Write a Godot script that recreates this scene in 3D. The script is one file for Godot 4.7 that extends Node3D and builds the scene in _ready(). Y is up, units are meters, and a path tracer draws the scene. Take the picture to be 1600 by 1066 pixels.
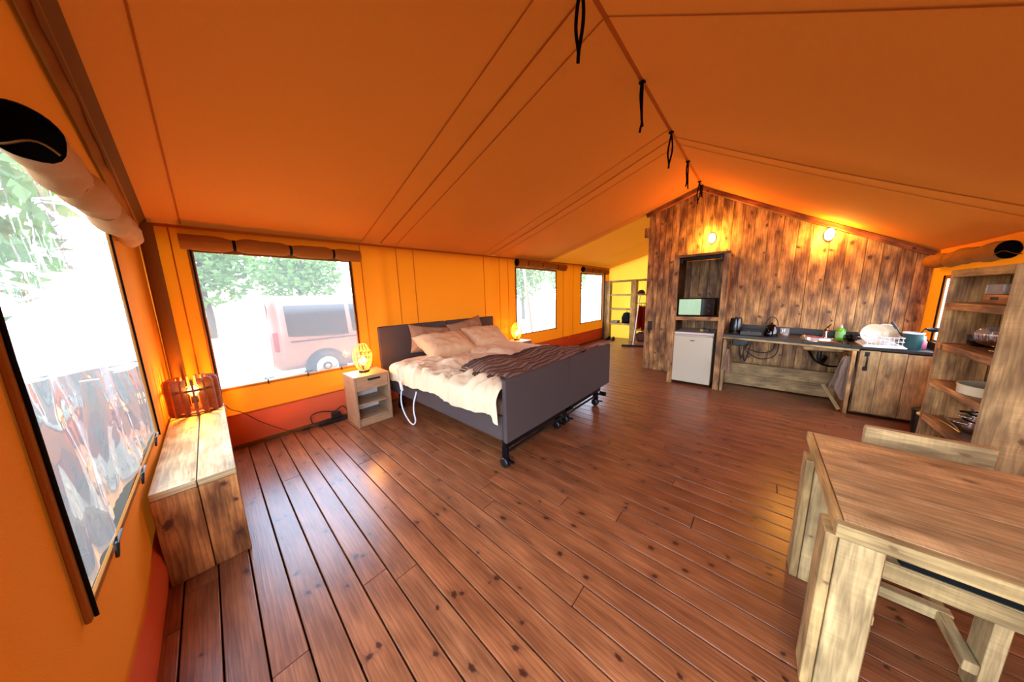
extends Node3D
# A safari tent interior: canvas shell, timber floor and partition, bed, kitchen and scaffold-wood furniture. Metres, y up.
# x runs along the long canvas wall (z = 0), z from that wall towards the opposite long wall (z = 5.45).

var rng := RandomNumberGenerator.new()
var M := {}

func _ready() -> void:
	rng.seed = 20240611
	# camera, fitted to the photograph: 1600 x 1066, focal length 427.6 pixels
	var cam := Camera3D.new()
	cam.name = "camera"
	cam.fov = 102.53
	cam.near = 0.02
	cam.far = 300.0
	add_child(cam)
	var yw := deg_to_rad(42.192)
	var pt := deg_to_rad(-9.221)
	var fwd := Vector3(cos(pt) * cos(yw), sin(pt), -cos(pt) * sin(yw))
	var rt := fwd.cross(Vector3.UP).normalized()
	var up := rt.cross(fwd)
	var rl := deg_to_rad(-1.514)
	var rt2 := rt * cos(rl) + up * sin(rl)
	var up2 := -rt * sin(rl) + up * cos(rl)
	cam.transform = Transform3D(Basis(rt2, up2, -fwd), Vector3(0.151, 1.5, 3.966))
	cam.current = true
	# daylight
	var env := Environment.new()
	env.background_mode = Environment.BG_SKY
	var sky := Sky.new()
	var sm := ProceduralSkyMaterial.new()
	sm.sky_top_color = Color(0.72, 0.84, 0.98)
	sm.sky_horizon_color = Color(0.97, 0.98, 1.0)
	sm.ground_horizon_color = Color(0.80, 0.80, 0.76)
	sm.ground_bottom_color = Color(0.5, 0.5, 0.46)
	sky.sky_material = sm
	env.sky = sky
	env.background_energy_multiplier = 18.0
	env.tonemap_mode = Environment.TONE_MAPPER_LINEAR
	env.tonemap_exposure = 0.88
	env.sdfgi_enabled = true
	env.ssao_enabled = true
	env.ssil_enabled = true
	var we := WorldEnvironment.new()
	we.name = "world_environment"
	we.environment = env
	add_child(we)
	make_materials()
	build_shell()
	build_windows()
	build_partition()
	build_outside()
	build_bed()
	build_bench_corner()
	build_kitchen()
	build_shelving()
	build_table()
	build_far_room()
	build_straps()


class MB:
	var v := PackedVector3Array()
	var n := PackedVector3Array()
	var uv := PackedVector2Array()
	var c := PackedColorArray()
	var ix := PackedInt32Array()
	var col := Color(1, 1, 1)
	var xf := Transform3D()
	# wood mapping: metres per texture along the grain, start, strip start, strip scale
	var ulen := 2.4
	var u0 := 0.0
	var v0 := 0.0
	var vs := 0.8
	var vmax := 0.12

	func vert(p: Vector3, nn: Vector3, t: Vector2) -> int:
		v.append(xf * p)
		n.append((xf.basis * nn).normalized())
		uv.append(t)
		c.append(col)
		return v.size() - 1

	func tri(a: int, b: int, d: int) -> void:
		var g := (v[b] - v[a]).cross(v[d] - v[a])
		if g.dot(n[a] + n[b] + n[d]) > 0.0:
			ix.append_array([a, d, b])
		else:
			ix.append_array([a, b, d])

	func quad_i(a: int, b: int, d: int, e: int) -> void:
		tri(a, b, d)
		tri(a, d, e)

	func face(p: Array, nn: Vector3, uvs = null) -> void:
		var ids := []
		for k in p.size():
			ids.append(vert(p[k], nn, uvs[k] if uvs else Vector2(k % 2, k / 2)))
		for k in range(1, p.size() - 1):
			tri(ids[0], ids[k], ids[k + 1])

	func box(ctr: Vector3, size: Vector3, bev := 0.003, g := 0, slant := 0.0, slant_axis := 2) -> void:
		var h := size * 0.5
		var b: float = minf(bev, minf(h.x, minf(h.y, h.z)) * 0.9)
		var id := {}
		var us: float = u0 * (1.0 - size[g] / ulen) if size[g] < ulen else u0
		for a in 3:
			var k1 := (a + 1) % 3
			var k2 := (a + 2) % 3
			for s in [-1, 1]:
				for s1 in [-1, 1]:
					for s2 in [-1, 1]:
						var p := Vector3()
						p[a] = s * h[a]
						p[k1] = s1 * (h[k1] - b)
						p[k2] = s2 * (h[k2] - b)
						var nn := Vector3()
						nn[a] = s
						var t := Vector2()
						if a != g:
							var kc := k1 if k2 == g else k2
							t.x = us + (p[g] + h[g]) / ulen
							t.y = v0 + minf((p[kc] + h[kc]) * vs, vmax)
						else:
							t.x = us + (p[k1] + h[k1]) * 0.2 / ulen
							t.y = v0 + minf((p[k2] + h[k2]) * vs, vmax)
						if slant != 0.0 and p.y > 0.0:
							p.y += slant * p[slant_axis]
						id[[a, s, p_key(a, s, s1, s2)]] = vert(ctr + p, nn, t)
		# key: axis + signs of x, y, z
		for a in 3:
			for s in [-1, 1]:
				var k1 := (a + 1) % 3
				var k2 := (a + 2) % 3
				var q := []
				for w in [[-1, -1], [1, -1], [1, 1], [-1, 1]]:
					q.append(id[[a, s, p_key(a, s, w[0], w[1])]])
				quad_i(q[0], q[1], q[2], q[3])
		for a in 3:
			var k1 := (a + 1) % 3
			var k2 := (a + 2) % 3
			for sa in [-1, 1]:
				for sb in [-1, 1]:
					var q := []
					for e in [-1, 1]:
						var sg := [0, 0, 0]
						sg[a] = sa
						sg[k1] = sb
						sg[k2] = e
						q.append(id[[a, sa, sig(sg)]])
						q.append(id[[k1, sb, sig(sg)]])
					quad_i(q[0], q[1], q[3], q[2])
		for sx in [-1, 1]:
			for sy in [-1, 1]:
				for sz in [-1, 1]:
					var sg := [sx, sy, sz]
					tri(id[[0, sx, sig(sg)]], id[[1, sy, sig(sg)]], id[[2, sz, sig(sg)]])

	func sig(sg: Array) -> int:
		return (sg[0] + 1) + (sg[1] + 1) * 4 + (sg[2] + 1) * 16

	func p_key(a: int, s: int, s1: int, s2: int) -> int:
		var sg := [0, 0, 0]
		sg[a] = s
		sg[(a + 1) % 3] = s1
		sg[(a + 2) % 3] = s2
		return sig(sg)

	func tube(pts: Array, r, seg := 8, caps := true) -> void:
		var m := pts.size()
		var fr := Vector3.UP
		var d0: Vector3 = (pts[1] - pts[0]).normalized()
		if absf(d0.dot(fr)) > 0.9:
			fr = Vector3.RIGHT
		var rings := []
		for k in m:
			var d: Vector3 = ((pts[mini(k + 1, m - 1)] - pts[maxi(k - 1, 0)]) as Vector3).normalized()
			fr = (fr - d * fr.dot(d)).normalized()
			var bn := d.cross(fr)
			var rr: float = r[k] if r is Array else r
			var ring := []
			for j in seg + 1:
				var t := TAU * j / seg
				var o := fr * cos(t) + bn * sin(t)
				ring.append(vert(pts[k] + o * rr, o, Vector2(float(j) / seg, float(k) / m)))
			rings.append(ring)
		for k in m - 1:
			for j in seg:
				quad_i(rings[k][j], rings[k][j + 1], rings[k + 1][j + 1], rings[k + 1][j])
		if caps:
			for e in [0, m - 1]:
				var d: Vector3 = (pts[0] - pts[1]).normalized() if e == 0 else (pts[m - 1] - pts[m - 2]).normalized()
				var ids := []
				for j in seg:
					var old: int = rings[e][j]
					v.append(v[old])
					n.append((xf.basis * d).normalized())
					uv.append(Vector2(0.5, 0.5))
					c.append(col)
					ids.append(v.size() - 1)
				for j in range(1, seg - 1):
					tri(ids[0], ids[j], ids[j + 1])

	# profile of (radius, height) turned about the y axis
	func lathe(prof: Array, seg := 24, ctr := Vector3.ZERO, sx := 1.0, sz := 1.0) -> void:
		var m := prof.size()
		var nr := []
		for k in m - 1:
			var d: Vector2 = prof[k + 1] - prof[k]
			nr.append(Vector2(d.y, -d.x).normalized())
		for k in m - 1:
			var na: Vector2 = nr[k]
			var nb: Vector2 = nr[k]
			if k > 0 and nr[k - 1].dot(nr[k]) > 0.6:
				na = (nr[k - 1] + nr[k]).normalized()
			if k < m - 2 and nr[k + 1].dot(nr[k]) > 0.6:
				nb = (nr[k + 1] + nr[k]).normalized()
			var ra := []
			var rb := []
			for j in seg + 1:
				var t := TAU * j / seg
				var cs := Vector3(cos(t) * sx, 0, sin(t) * sz)
				ra.append(vert(ctr + cs * prof[k].x + Vector3.UP * prof[k].y, cs * na.x + Vector3.UP * na.y, Vector2(float(j) / seg, float(k) / m)))
				rb.append(vert(ctr + cs * prof[k + 1].x + Vector3.UP * prof[k + 1].y, cs * nb.x + Vector3.UP * nb.y, Vector2(float(j) / seg, float(k + 1) / m)))
			for j in seg:
				quad_i(ra[j], ra[j + 1], rb[j + 1], rb[j])

	func grid(nu: int, nv: int, f: Callable, uvs := Vector2.ONE, skip = null) -> void:
		var base := v.size()
		var P := PackedVector3Array()
		P.resize((nu + 1) * (nv + 1))
		for i in nu + 1:
			for j in nv + 1:
				P[i * (nv + 1) + j] = f.call(float(i) / nu, float(j) / nv)
		for i in nu + 1:
			for j in nv + 1:
				var du := P[mini(i + 1, nu) * (nv + 1) + j] - P[maxi(i - 1, 0) * (nv + 1) + j]
				var dv := P[i * (nv + 1) + mini(j + 1, nv)] - P[i * (nv + 1) + maxi(j - 1, 0)]
				var nn := du.cross(dv)
				if nn.length_squared() < 1e-18:
					nn = Vector3.UP
				vert(P[i * (nv + 1) + j], nn.normalized(), Vector2(float(i) / nu * uvs.x, float(j) / nv * uvs.y))
		for i in nu:
			for j in nv:
				if skip and skip.call((i + 0.5) / nu, (j + 0.5) / nv):
					continue
				var a := base + i * (nv + 1) + j
				quad_i(a, a + nv + 1, a + nv + 2, a + 1)

	# flat outline in the xy plane given a thickness along z
	func prism(poly: Array, z0: float, z1: float) -> void:
		var pp := PackedVector2Array(poly)
		var t := Geometry2D.triangulate_polygon(pp)
		for s in [0, 1]:
			var z := z1 if s else z0
			var ids := []
			for p in pp:
				ids.append(vert(Vector3(p.x, p.y, z), Vector3(0, 0, 1 if s else -1) * signf(z1 - z0), Vector2(p.x, p.y)))
			for k in range(0, t.size(), 3):
				tri(ids[t[k]], ids[t[k + 1]], ids[t[k + 2]])
		var area := 0.0
		for k in pp.size():
			var q := pp[(k + 1) % pp.size()]
			area += pp[k].x * q.y - q.x * pp[k].y
		for k in pp.size():
			var p := pp[k]
			var q := pp[(k + 1) % pp.size()]
			var e := (q - p).normalized()
			var nn := Vector3(e.y, -e.x, 0) * signf(area)
			var a := vert(Vector3(p.x, p.y, z0), nn, p)
			var b := vert(Vector3(q.x, q.y, z0), nn, q)
			var d := vert(Vector3(q.x, q.y, z1), nn, q)
			var g := vert(Vector3(p.x, p.y, z1), nn, p)
			quad_i(a, b, d, g)

	func done() -> ArrayMesh:
		var arr := []
		arr.resize(Mesh.ARRAY_MAX)
		arr[Mesh.ARRAY_VERTEX] = v
		arr[Mesh.ARRAY_NORMAL] = n
		arr[Mesh.ARRAY_TEX_UV] = uv
		arr[Mesh.ARRAY_COLOR] = c
		arr[Mesh.ARRAY_INDEX] = ix
		var me := ArrayMesh.new()
		me.add_surface_from_arrays(Mesh.PRIMITIVE_TRIANGLES, arr)
		return me


# ---------------------------------------------------------------- scene helpers
func thing(called: String, label: String, category: String, at := Vector3.ZERO, group := "", turn := 0.0) -> Node3D:
	var o := Node3D.new()
	o.name = called
	add_child(o, true)
	o.position = at
	o.rotation.y = turn
	tag(o, label, category, group)
	return o

func tag(o: Node3D, label: String, category: String, group := "", kind := "") -> void:
	o.set_meta("label", label)
	o.set_meta("category", category)
	if group:
		o.set_meta("group", group)
	if kind:
		o.set_meta("kind", kind)

func part(parent: Node3D, called: String, mb, m: Material, label := "", kind := "") -> MeshInstance3D:
	var o := MeshInstance3D.new()
	o.name = called
	o.mesh = mb.done() if mb is MB else mb
	o.material_override = m
	parent.add_child(o, true)
	if label:
		o.set_meta("label", label)
	if kind:
		o.set_meta("kind", kind)
	return o

func solo(called: String, label: String, category: String, mb, m: Material, at := Vector3.ZERO, group := "", turn := 0.0) -> MeshInstance3D:
	var o := part(self, called, mb, m)
	o.position = at
	o.rotation.y = turn
	tag(o, label, category, group)
	return o

func copy(o: Node3D, called: String, label: String, at: Vector3, turn := 0.0) -> Node3D:
	var r: Node3D = o.duplicate()
	r.name = called
	add_child(r, true)
	r.position = at
	r.rotation.y = turn
	r.set_meta("label", label)
	return r

# a MB set up to cut a board from a strip of a wood texture
func wood(strips: int, strip_w: float, ulen: float, tone := 0.16) -> MB:
	var m := MB.new()
	m.ulen = ulen
	m.u0 = rng.randf()
	m.v0 = (rng.randi() % strips + 0.02) / strips
	m.vs = 0.96 / strips / strip_w
	m.vmax = 0.96 / strips
	var t := 1.0 + rng.randf_range(-tone, tone)
	var w := rng.randf_range(-0.04, 0.04)
	m.col = Color(t * (1 + w), t, t * (1 - w))
	return m

func scaf(tone := 0.1) -> MB:
	return wood(6, 0.2, 2.0, tone)

func brown(tone := 0.2) -> MB:
	return wood(6, 0.2, 2.4, tone)

func oak(tone := 0.03) -> MB:
	return wood(4, 0.3, 1.2, tone)

func boxm(ctr: Vector3, size: Vector3, bev := 0.003) -> MB:
	var m := MB.new()
	m.box(ctr, size, bev)
	return m

func tubem(pts: Array, r, seg := 8) -> MB:
	var m := MB.new()
	m.tube(pts, r, seg)
	return m

func lathem(prof: Array, seg := 24, ctr := Vector3.ZERO) -> MB:
	var m := MB.new()
	m.lathe(prof, seg, ctr)
	return m

func curve(pts: Array, steps := 6) -> Array:
	var out := []
	var m := pts.size()
	for k in m - 1:
		var a: Vector3 = pts[maxi(k - 1, 0)]
		var b: Vector3 = pts[k]
		var c: Vector3 = pts[k + 1]
		var d: Vector3 = pts[mini(k + 2, m - 1)]
		for s in steps:
			out.append(b.cubic_interpolate(c, a, d, float(s) / steps))
	out.append(pts[m - 1])
	return out

# ---------------------------------------------------------------- materials
func mat(called: String, col: Color, rough := 0.6, metal := 0.0, spec := 0.5) -> StandardMaterial3D:
	var m := StandardMaterial3D.new()
	m.resource_name = called
	m.albedo_color = col
	m.roughness = rough
	m.metallic = metal
	m.metallic_specular = spec
	M[called] = m
	return m

func noise_bytes(w: int, h: int, freq: float, sd: int, oct := 3, w2 := 0, h2 := 0) -> PackedByteArray:
	var f := FastNoiseLite.new()
	f.noise_type = FastNoiseLite.TYPE_SIMPLEX_SMOOTH
	f.seed = sd
	f.frequency = freq
	f.fractal_octaves = oct
	var im := f.get_seamless_image(w, h, false, false, 0.12)
	im.convert(Image.FORMAT_L8)
	if w2:
		im.resize(w2, h2, Image.INTERPOLATE_CUBIC)
	return im.get_data()

# planks laid side by side: colour picture and relief picture. blot = blotchy stain strength, saw = saw marks
func wood_maps(w: int, h: int, strips: int, dark: Color, light: Color, knot: Color, sd: int, knots: int, blot: float, saw: float, ring: float, knot_r: float, aspect: float, streak: float) -> Array:
	var r := RandomNumberGenerator.new()
	r.seed = sd
	var fine := noise_bytes(w / 24, h, 0.35, sd + 1, 3, w, h)
	var mid := noise_bytes(w / 10, h, 0.06, sd + 2, 3, w, h)
	var blo := noise_bytes(w / 4, h / 2, 0.020, sd + 3, 4, w, h)
	var sawn := noise_bytes(w, h / 32, 0.16, sd + 4, 2, w, h)
	var lut := PackedByteArray()
	lut.resize(256 * 3)
	for k in 256:
		var cc := dark.lerp(light, k / 255.0)
		lut[k * 3] = int(cc.r * 255)
		lut[k * 3 + 1] = int(cc.g * 255)
		lut[k * 3 + 2] = int(cc.b * 255)
	var sh := h / strips
	var tone := PackedFloat32Array()
	tone.resize(w * h)
	var kd := PackedFloat32Array()
	kd.resize(w * h)
	var bend := PackedFloat32Array()
	bend.resize(w * h)
	for s in strips:
		for k in knots:
			var kx := r.randi() % w
			var ky := s * sh + int(sh * r.randf_range(0.12, 0.88))
			var kr := sh * knot_r * r.randf_range(0.45, 1.25)
			var ph := r.randf() * TAU
			var ex := r.randf_range(1.0, 1.7) * aspect
			var reach := int(kr * 4.0)
			for dy in range(-reach, reach + 1):
				var yy := ky + dy
				if yy < s * sh or yy >= (s + 1) * sh:
					continue
				for dx in range(-int(reach * 1.6), int(reach * 1.6) + 1):
					var d := sqrt((dx / ex) * (dx / ex) + dy * dy) / kr
					var an := atan2(dy, dx / ex)
					d *= 1.0 + 0.16 * sin(an * 2.0 + ph) + 0.10 * sin(an * 5.0 + ph * 2.0)
					var at := yy * w + posmod(kx + dx, w)
					if d < 4.0:
						var g := exp(-d * d * 0.35)
						bend[at] += g * signf(dy + 0.5) * kr * 1.2
						if d < 1.25:
							kd[at] = maxf(kd[at], clampf((1.25 - d) * 1.5, 0.0, 1.0) * (0.62 + 0.38 * absf(sin(d * 9.0))))
						else:
							kd[at] = maxf(kd[at], 0.20 * exp(-(d - 1.25) * 1.3) * clampf((d - 0.9) * 3.0, 0.0, 1.0))
	var rgb := PackedByteArray()
	rgb.resize(w * h * 3)
	var hgt := PackedByteArray()
	hgt.resize(w * h)
	var kr8 := knot.r * 255
	var kg8 := knot.g * 255
	var kb8 := knot.b * 255
	for y in h:
		var off := r.randf() * 0.0 + (y / sh) * 37.7
		for x in w:
			var at := y * w + x
			var fy := y + bend[at]
			var a := fine[at] / 255.0 - 0.5
			var m := mid[at] / 255.0 - 0.5
			var b := blo[at] / 255.0 - 0.5
			var ri := sin(off + fy * ring + m * 9.0)
			var t := 0.5 + a * streak + ri * 0.12 + m * 0.22 + b * blot
			if saw > 0.0:
				t += (sawn[at] / 255.0 - 0.5) * saw * clampf(b * 6.0 + 0.5, 0.0, 1.0)
			var k := kd[at]
			var q := clampi(int(t * 255), 0, 255) * 3
			rgb[at * 3] = int(lut[q] * (1 - k) + kr8 * k)
			rgb[at * 3 + 1] = int(lut[q + 1] * (1 - k) + kg8 * k)
			rgb[at * 3 + 2] = int(lut[q + 2] * (1 - k) + kb8 * k)
			hgt[at] = clampi(int(128 + a * 90 + ri * 18 + m * 30 + k * 40), 0, 255)
	var im := Image.create_from_data(w, h, false, Image.FORMAT_RGB8, rgb)
	var ih := Image.create_from_data(w, h, false, Image.FORMAT_L8, hgt)
	return [ImageTexture.create_from_image(im), ImageTexture.create_from_image(ih)]

func wood_mat(called: String, maps: Array, rough: float, relief: float, tint := Color(1, 1, 1), spec := 0.5) -> StandardMaterial3D:
	var m := mat(called, tint, rough, 0.0, spec)
	m.albedo_texture = maps[0]
	m.vertex_color_use_as_albedo = true
	if relief > 0.0:
		m.heightmap_enabled = true
		m.heightmap_texture = maps[1]
		m.heightmap_scale = relief
	return m

func canvas_mat(called: String, col: Color, through: Color, rough := 0.95) -> StandardMaterial3D:
	var m := mat(called, col, rough, 0.0, 0.2)
	m.backlight_enabled = true
	m.backlight = through
	m.cull_mode = BaseMaterial3D.CULL_DISABLED
	var nt := NoiseTexture2D.new()
	nt.width = 512
	nt.height = 512
	nt.seamless = true
	var f := FastNoiseLite.new()
	f.seed = 5
	f.frequency = 0.12
	f.fractal_octaves = 3
	nt.noise = f
	m.heightmap_enabled = true
	m.heightmap_texture = M.weave_tex if M.has("weave_tex") else nt
	M["weave_tex"] = m.heightmap_texture
	m.heightmap_scale = 0.12
	m.uv1_triplanar = true
	m.uv1_world_triplanar = true
	m.uv1_scale = Vector3.ONE * 2.5
	return m

func fabric_mat(called: String, col: Color, rough := 0.9, scale := 3.0, relief := 0.1, through := 0.0) -> StandardMaterial3D:
	var m := mat(called, col, rough, 0.0, 0.25)
	m.heightmap_enabled = true
	m.heightmap_texture = M.weave_tex
	m.heightmap_scale = relief
	m.uv1_triplanar = true
	m.uv1_world_triplanar = true
	m.uv1_scale = Vector3.ONE * scale
	if through > 0.0:
		m.backlight_enabled = true
		m.backlight = Color(col.r, col.g, col.b) * through
	return m

func glow_mat(called: String, col: Color, e: float) -> StandardMaterial3D:
	var m := mat(called, col, 0.5)
	m.emission_enabled = true
	m.emission = col
	m.emission_energy_multiplier = e
	return m

func pane_mat(called: String, alpha: float, rough := 0.04, col := Color(1, 1, 1)) -> StandardMaterial3D:
	var m := mat(called, Color(col.r, col.g, col.b, alpha), rough, 0.0, 0.5)
	m.transparency = BaseMaterial3D.TRANSPARENCY_ALPHA
	m.cull_mode = BaseMaterial3D.CULL_DISABLED
	return m

func make_materials() -> void:
	var fl := wood_maps(1536, 768, 8, Color(0.35, 0.18, 0.095), Color(0.67, 0.405, 0.24), Color(0.19, 0.09, 0.055), 11, 9, 0.6, 0.0, 0.42, 0.085, 0.55, 0.3)
	wood_mat("floor_wood", fl, 0.29, 0.06)
	var br := wood_maps(1024, 768, 6, Color(0.36, 0.225, 0.105), Color(0.90, 0.69, 0.42), Color(0.27, 0.15, 0.075), 23, 6, 1.15, 0.12, 0.38, 0.08, 0.7, 0.2)
	wood_mat("brown_wood", br, 0.55, 0.06)
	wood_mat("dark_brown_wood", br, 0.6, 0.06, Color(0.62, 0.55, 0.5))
	var sc := wood_maps(1024, 768, 6, Color(0.46, 0.375, 0.245), Color(0.88, 0.755, 0.535), Color(0.44, 0.32, 0.20), 37, 3, 0.9, 0.18, 0.30, 0.06, 0.8, 0.18)
	wood_mat("scaffold_wood", sc, 0.62, 0.07, Color(0.95, 0.93, 0.89))
	wood_mat("table_wood", sc, 0.5, 0.04, Color(1.0, 0.93, 0.89))
	wood_mat("pale_wood", sc, 0.5, 0.03, Color(1.0, 1.0, 1.0))
	var ok := wood_maps(768, 512, 4, Color(0.50, 0.36, 0.25), Color(0.72, 0.55, 0.40), Color(0.42, 0.29, 0.19), 53, 2, 0.25, 0.0, 0.09, 0.05, 0.6, 0.3)
	wood_mat("oak", ok, 0.5, 0.0)
	wood_mat("lamp_wood", ok, 0.6, 0.0, Color(0.80, 0.56, 0.40))
	mat("dark_gap", Color(0.05, 0.03, 0.02), 0.95)
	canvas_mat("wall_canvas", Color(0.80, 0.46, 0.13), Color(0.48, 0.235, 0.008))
	canvas_mat("gable_canvas", Color(0.76, 0.435, 0.12), Color(0.28, 0.125, 0.008))  # dimmer copy of the wall canvas, standing for shade outside this gable
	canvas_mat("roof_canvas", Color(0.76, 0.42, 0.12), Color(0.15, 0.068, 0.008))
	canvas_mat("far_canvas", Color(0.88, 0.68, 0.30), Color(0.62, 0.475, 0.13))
	canvas_mat("far_roof_canvas", Color(0.78, 0.46, 0.13), Color(0.33, 0.165, 0.01))  # brighter copy of the roof canvas, in place of stronger far-room light
	canvas_mat("skirt_canvas", Color(0.78, 0.34, 0.20), Color(0.40, 0.14, 0.05), 0.55)
	canvas_mat("blind_canvas", Color(0.56, 0.35, 0.15), Color(0.16, 0.08, 0.02))
	canvas_mat("beige_canvas", Color(0.70, 0.52, 0.35), Color(0.2, 0.13, 0.06))
	canvas_mat("seam_canvas", Color(0.64, 0.33, 0.10), Color(0.10, 0.045, 0.006))
	canvas_mat("flap_canvas", Color(0.42, 0.27, 0.13), Color(0.12, 0.06, 0.02))
	fabric_mat("black_strap", Color(0.035, 0.03, 0.03), 0.8, 8.0, 0.05)
	fabric_mat("black_lining", Color(0.06, 0.035, 0.03), 0.9, 8.0, 0.05)
	mat("black_plastic", Color(0.04, 0.04, 0.042), 0.38)
	mat("black_gloss", Color(0.012, 0.012, 0.014), 0.08)
	mat("dark_metal", Color(0.09, 0.10, 0.12), 0.38, 0.85)
	mat("steel", Color(0.72, 0.70, 0.68), 0.22, 1.0)
	mat("chrome", Color(0.85, 0.85, 0.86), 0.07, 1.0)
	mat("white_enamel", Color(0.80, 0.78, 0.68), 0.28)
	mat("white_plastic", Color(0.85, 0.84, 0.82), 0.4)
	mat("white_board", Color(0.86, 0.88, 0.88), 0.5)
	mat("ceramic", Color(0.76, 0.66, 0.54), 0.15)
	mat("grey_counter", Color(0.085, 0.075, 0.075), 0.4)
	fabric_mat("charcoal", Color(0.295, 0.25, 0.24), 0.95, 5.0, 0.10)
	fabric_mat("duvet", Color(0.85, 0.75, 0.61), 0.9, 6.0, 0.03)
	fabric_mat("pillow_case", Color(0.79, 0.65, 0.50), 0.9, 6.0, 0.03)
	fabric_mat("pillow_brown", Color(0.58, 0.44, 0.34), 0.9, 6.0, 0.03)
	fabric_mat("mattress_cloth", Color(0.45, 0.32, 0.25), 0.9, 6.0, 0.03)
	fabric_mat("towel", Color(0.64, 0.53, 0.44), 0.95, 6.0, 0.12)
	fabric_mat("towel_grey", Color(0.52, 0.44, 0.37), 0.95, 6.0, 0.12)
	fabric_mat("red_cloth", Color(0.60, 0.06, 0.06), 0.9, 6.0, 0.05)
	fabric_mat("white_cloth", Color(0.85, 0.80, 0.78), 0.9, 6.0, 0.05)
	fabric_mat("black_cloth", Color(0.05, 0.045, 0.05), 0.85, 6.0, 0.08)
	fabric_mat("throw_dark", Color(0.30, 0.225, 0.20), 0.98, 12.0, 0.15)
	var pv := pane_mat("pvc", 0.07, 0.05)
	pv.backlight_enabled = true
	pv.backlight = Color(0.36, 0.37, 0.37)
	var pw := pane_mat("pvc_wrinkled", 0.09, 0.05)
	pw.backlight_enabled = true
	pw.backlight = Color(0.31, 0.315, 0.315)
	pane_mat("clear_glass", 0.08, 0.03)
	mat("teal_plastic", Color(0.03, 0.22, 0.22), 0.3)
	mat("pink_plastic", Color(0.75, 0.35, 0.40), 0.4)
	mat("green_soap", Color(0.35, 0.75, 0.20), 0.2)
	mat("soap_label", Color(0.62, 0.86, 0.52), 0.4)
	mat("cream_tin", Color(0.78, 0.72, 0.58), 0.35)
	mat("amber", Color(0.65, 0.50, 0.22), 0.3)
	mat("rattan", Color(0.85, 0.66, 0.36), 0.6)
	mat("yellow_plastic", Color(0.80, 0.70, 0.35), 0.5)
	mat("white_cable", Color(0.80, 0.82, 0.83), 0.4)
	glow_mat("bulb_glow", Color(1.0, 0.74, 0.36), 14.0)
	glow_mat("dome_glow", Color(1.0, 0.80, 0.50), 7.0)

# ---------------------------------------------------------------- the tent's shape
const RIDGE_Z := 3.085
const WIDE := 5.45
const X0 := -0.2
const X1 := 9.6
const PART_X := 5.916

func eave(x: float) -> float:
	return 2.215 + 0.02 * clampf(x, 0.0, 7.5)

func rib(x: float) -> float:   # how close to one of the hidden poles
	var s := 0.0
	for p in [1.85, 3.93, 5.95, 8.0]:
		s += exp(-pow((x - p) / 0.11, 2.0))
	return s

func roof_y(x: float, z: float) -> float:
	var y: float
	var sag := 0.045 * absf(sin((x - 1.85) / 2.05 * PI))
	if z <= RIDGE_Z:
		var s := z / RIDGE_Z
		y = lerpf(eave(x), 3.225, s) - sin(PI * clampf(s, 0, 1)) * (sag + 0.026 * rib(x))
	else:
		var s := (z - RIDGE_Z) / (WIDE - RIDGE_Z)
		y = lerpf(3.225, 1.90, s) - sin(PI * clampf(s, 0, 1)) * (sag + 0.026 * rib(x))
	return y

func roof_pt(x: float, z: float, down := 0.0) -> Vector3:
	return Vector3(x, roof_y(x, z) - down, z)

func breaks(a: float, b: float, step: float, extra := []) -> Array:
	var out := []
	var m := maxi(1, int(ceil((b - a) / step)))
	for k in m + 1:
		out.append(lerpf(a, b, float(k) / m))
	for e in extra:
		out = out.filter(func(q): return absf(q - e) > step * 0.35 or q == a or q == b)
		if not out.has(e):
			out.append(e)
	out.sort()
	return out

func sheet(us: Array, vs: Array, f: Callable, holes := []) -> MB:
	var m := MB.new()
	var nu := us.size() - 1
	var nv := vs.size() - 1
	m.grid(nu, nv, func(u: float, v: float): return f.call(us[int(round(u * nu))], vs[int(round(v * nv))]), Vector2.ONE,
		func(u: float, v: float):
			var i := int(u * nu)
			var j := int(v * nv)
			var a: float = (us[i] + us[i + 1]) * 0.5
			var b: float = (vs[j] + vs[j + 1]) * 0.5
			for h in holes:
				if a > h[0] and a < h[1] and b > h[2] and b < h[3]:
					return true
			return false)
	return m

var folds := FastNoiseLite.new()

func back_disp(x: float, y: float) -> float:
	var d := folds.get_noise_2d(x * 60, y * 14) * 0.012
	for p in [1.84, 4.035, 6.9]:
		d += 0.03 * exp(-pow((x - p) / 0.05, 2)) - 0.012 * exp(-pow((x - p - 0.14) / 0.05, 2))
	return d

func left_disp(z: float, y: float) -> float:
	return folds.get_noise_2d(z * 40 + 500, y * 12) * 0.012 + 0.045 * exp(-z / 0.12)

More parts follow.
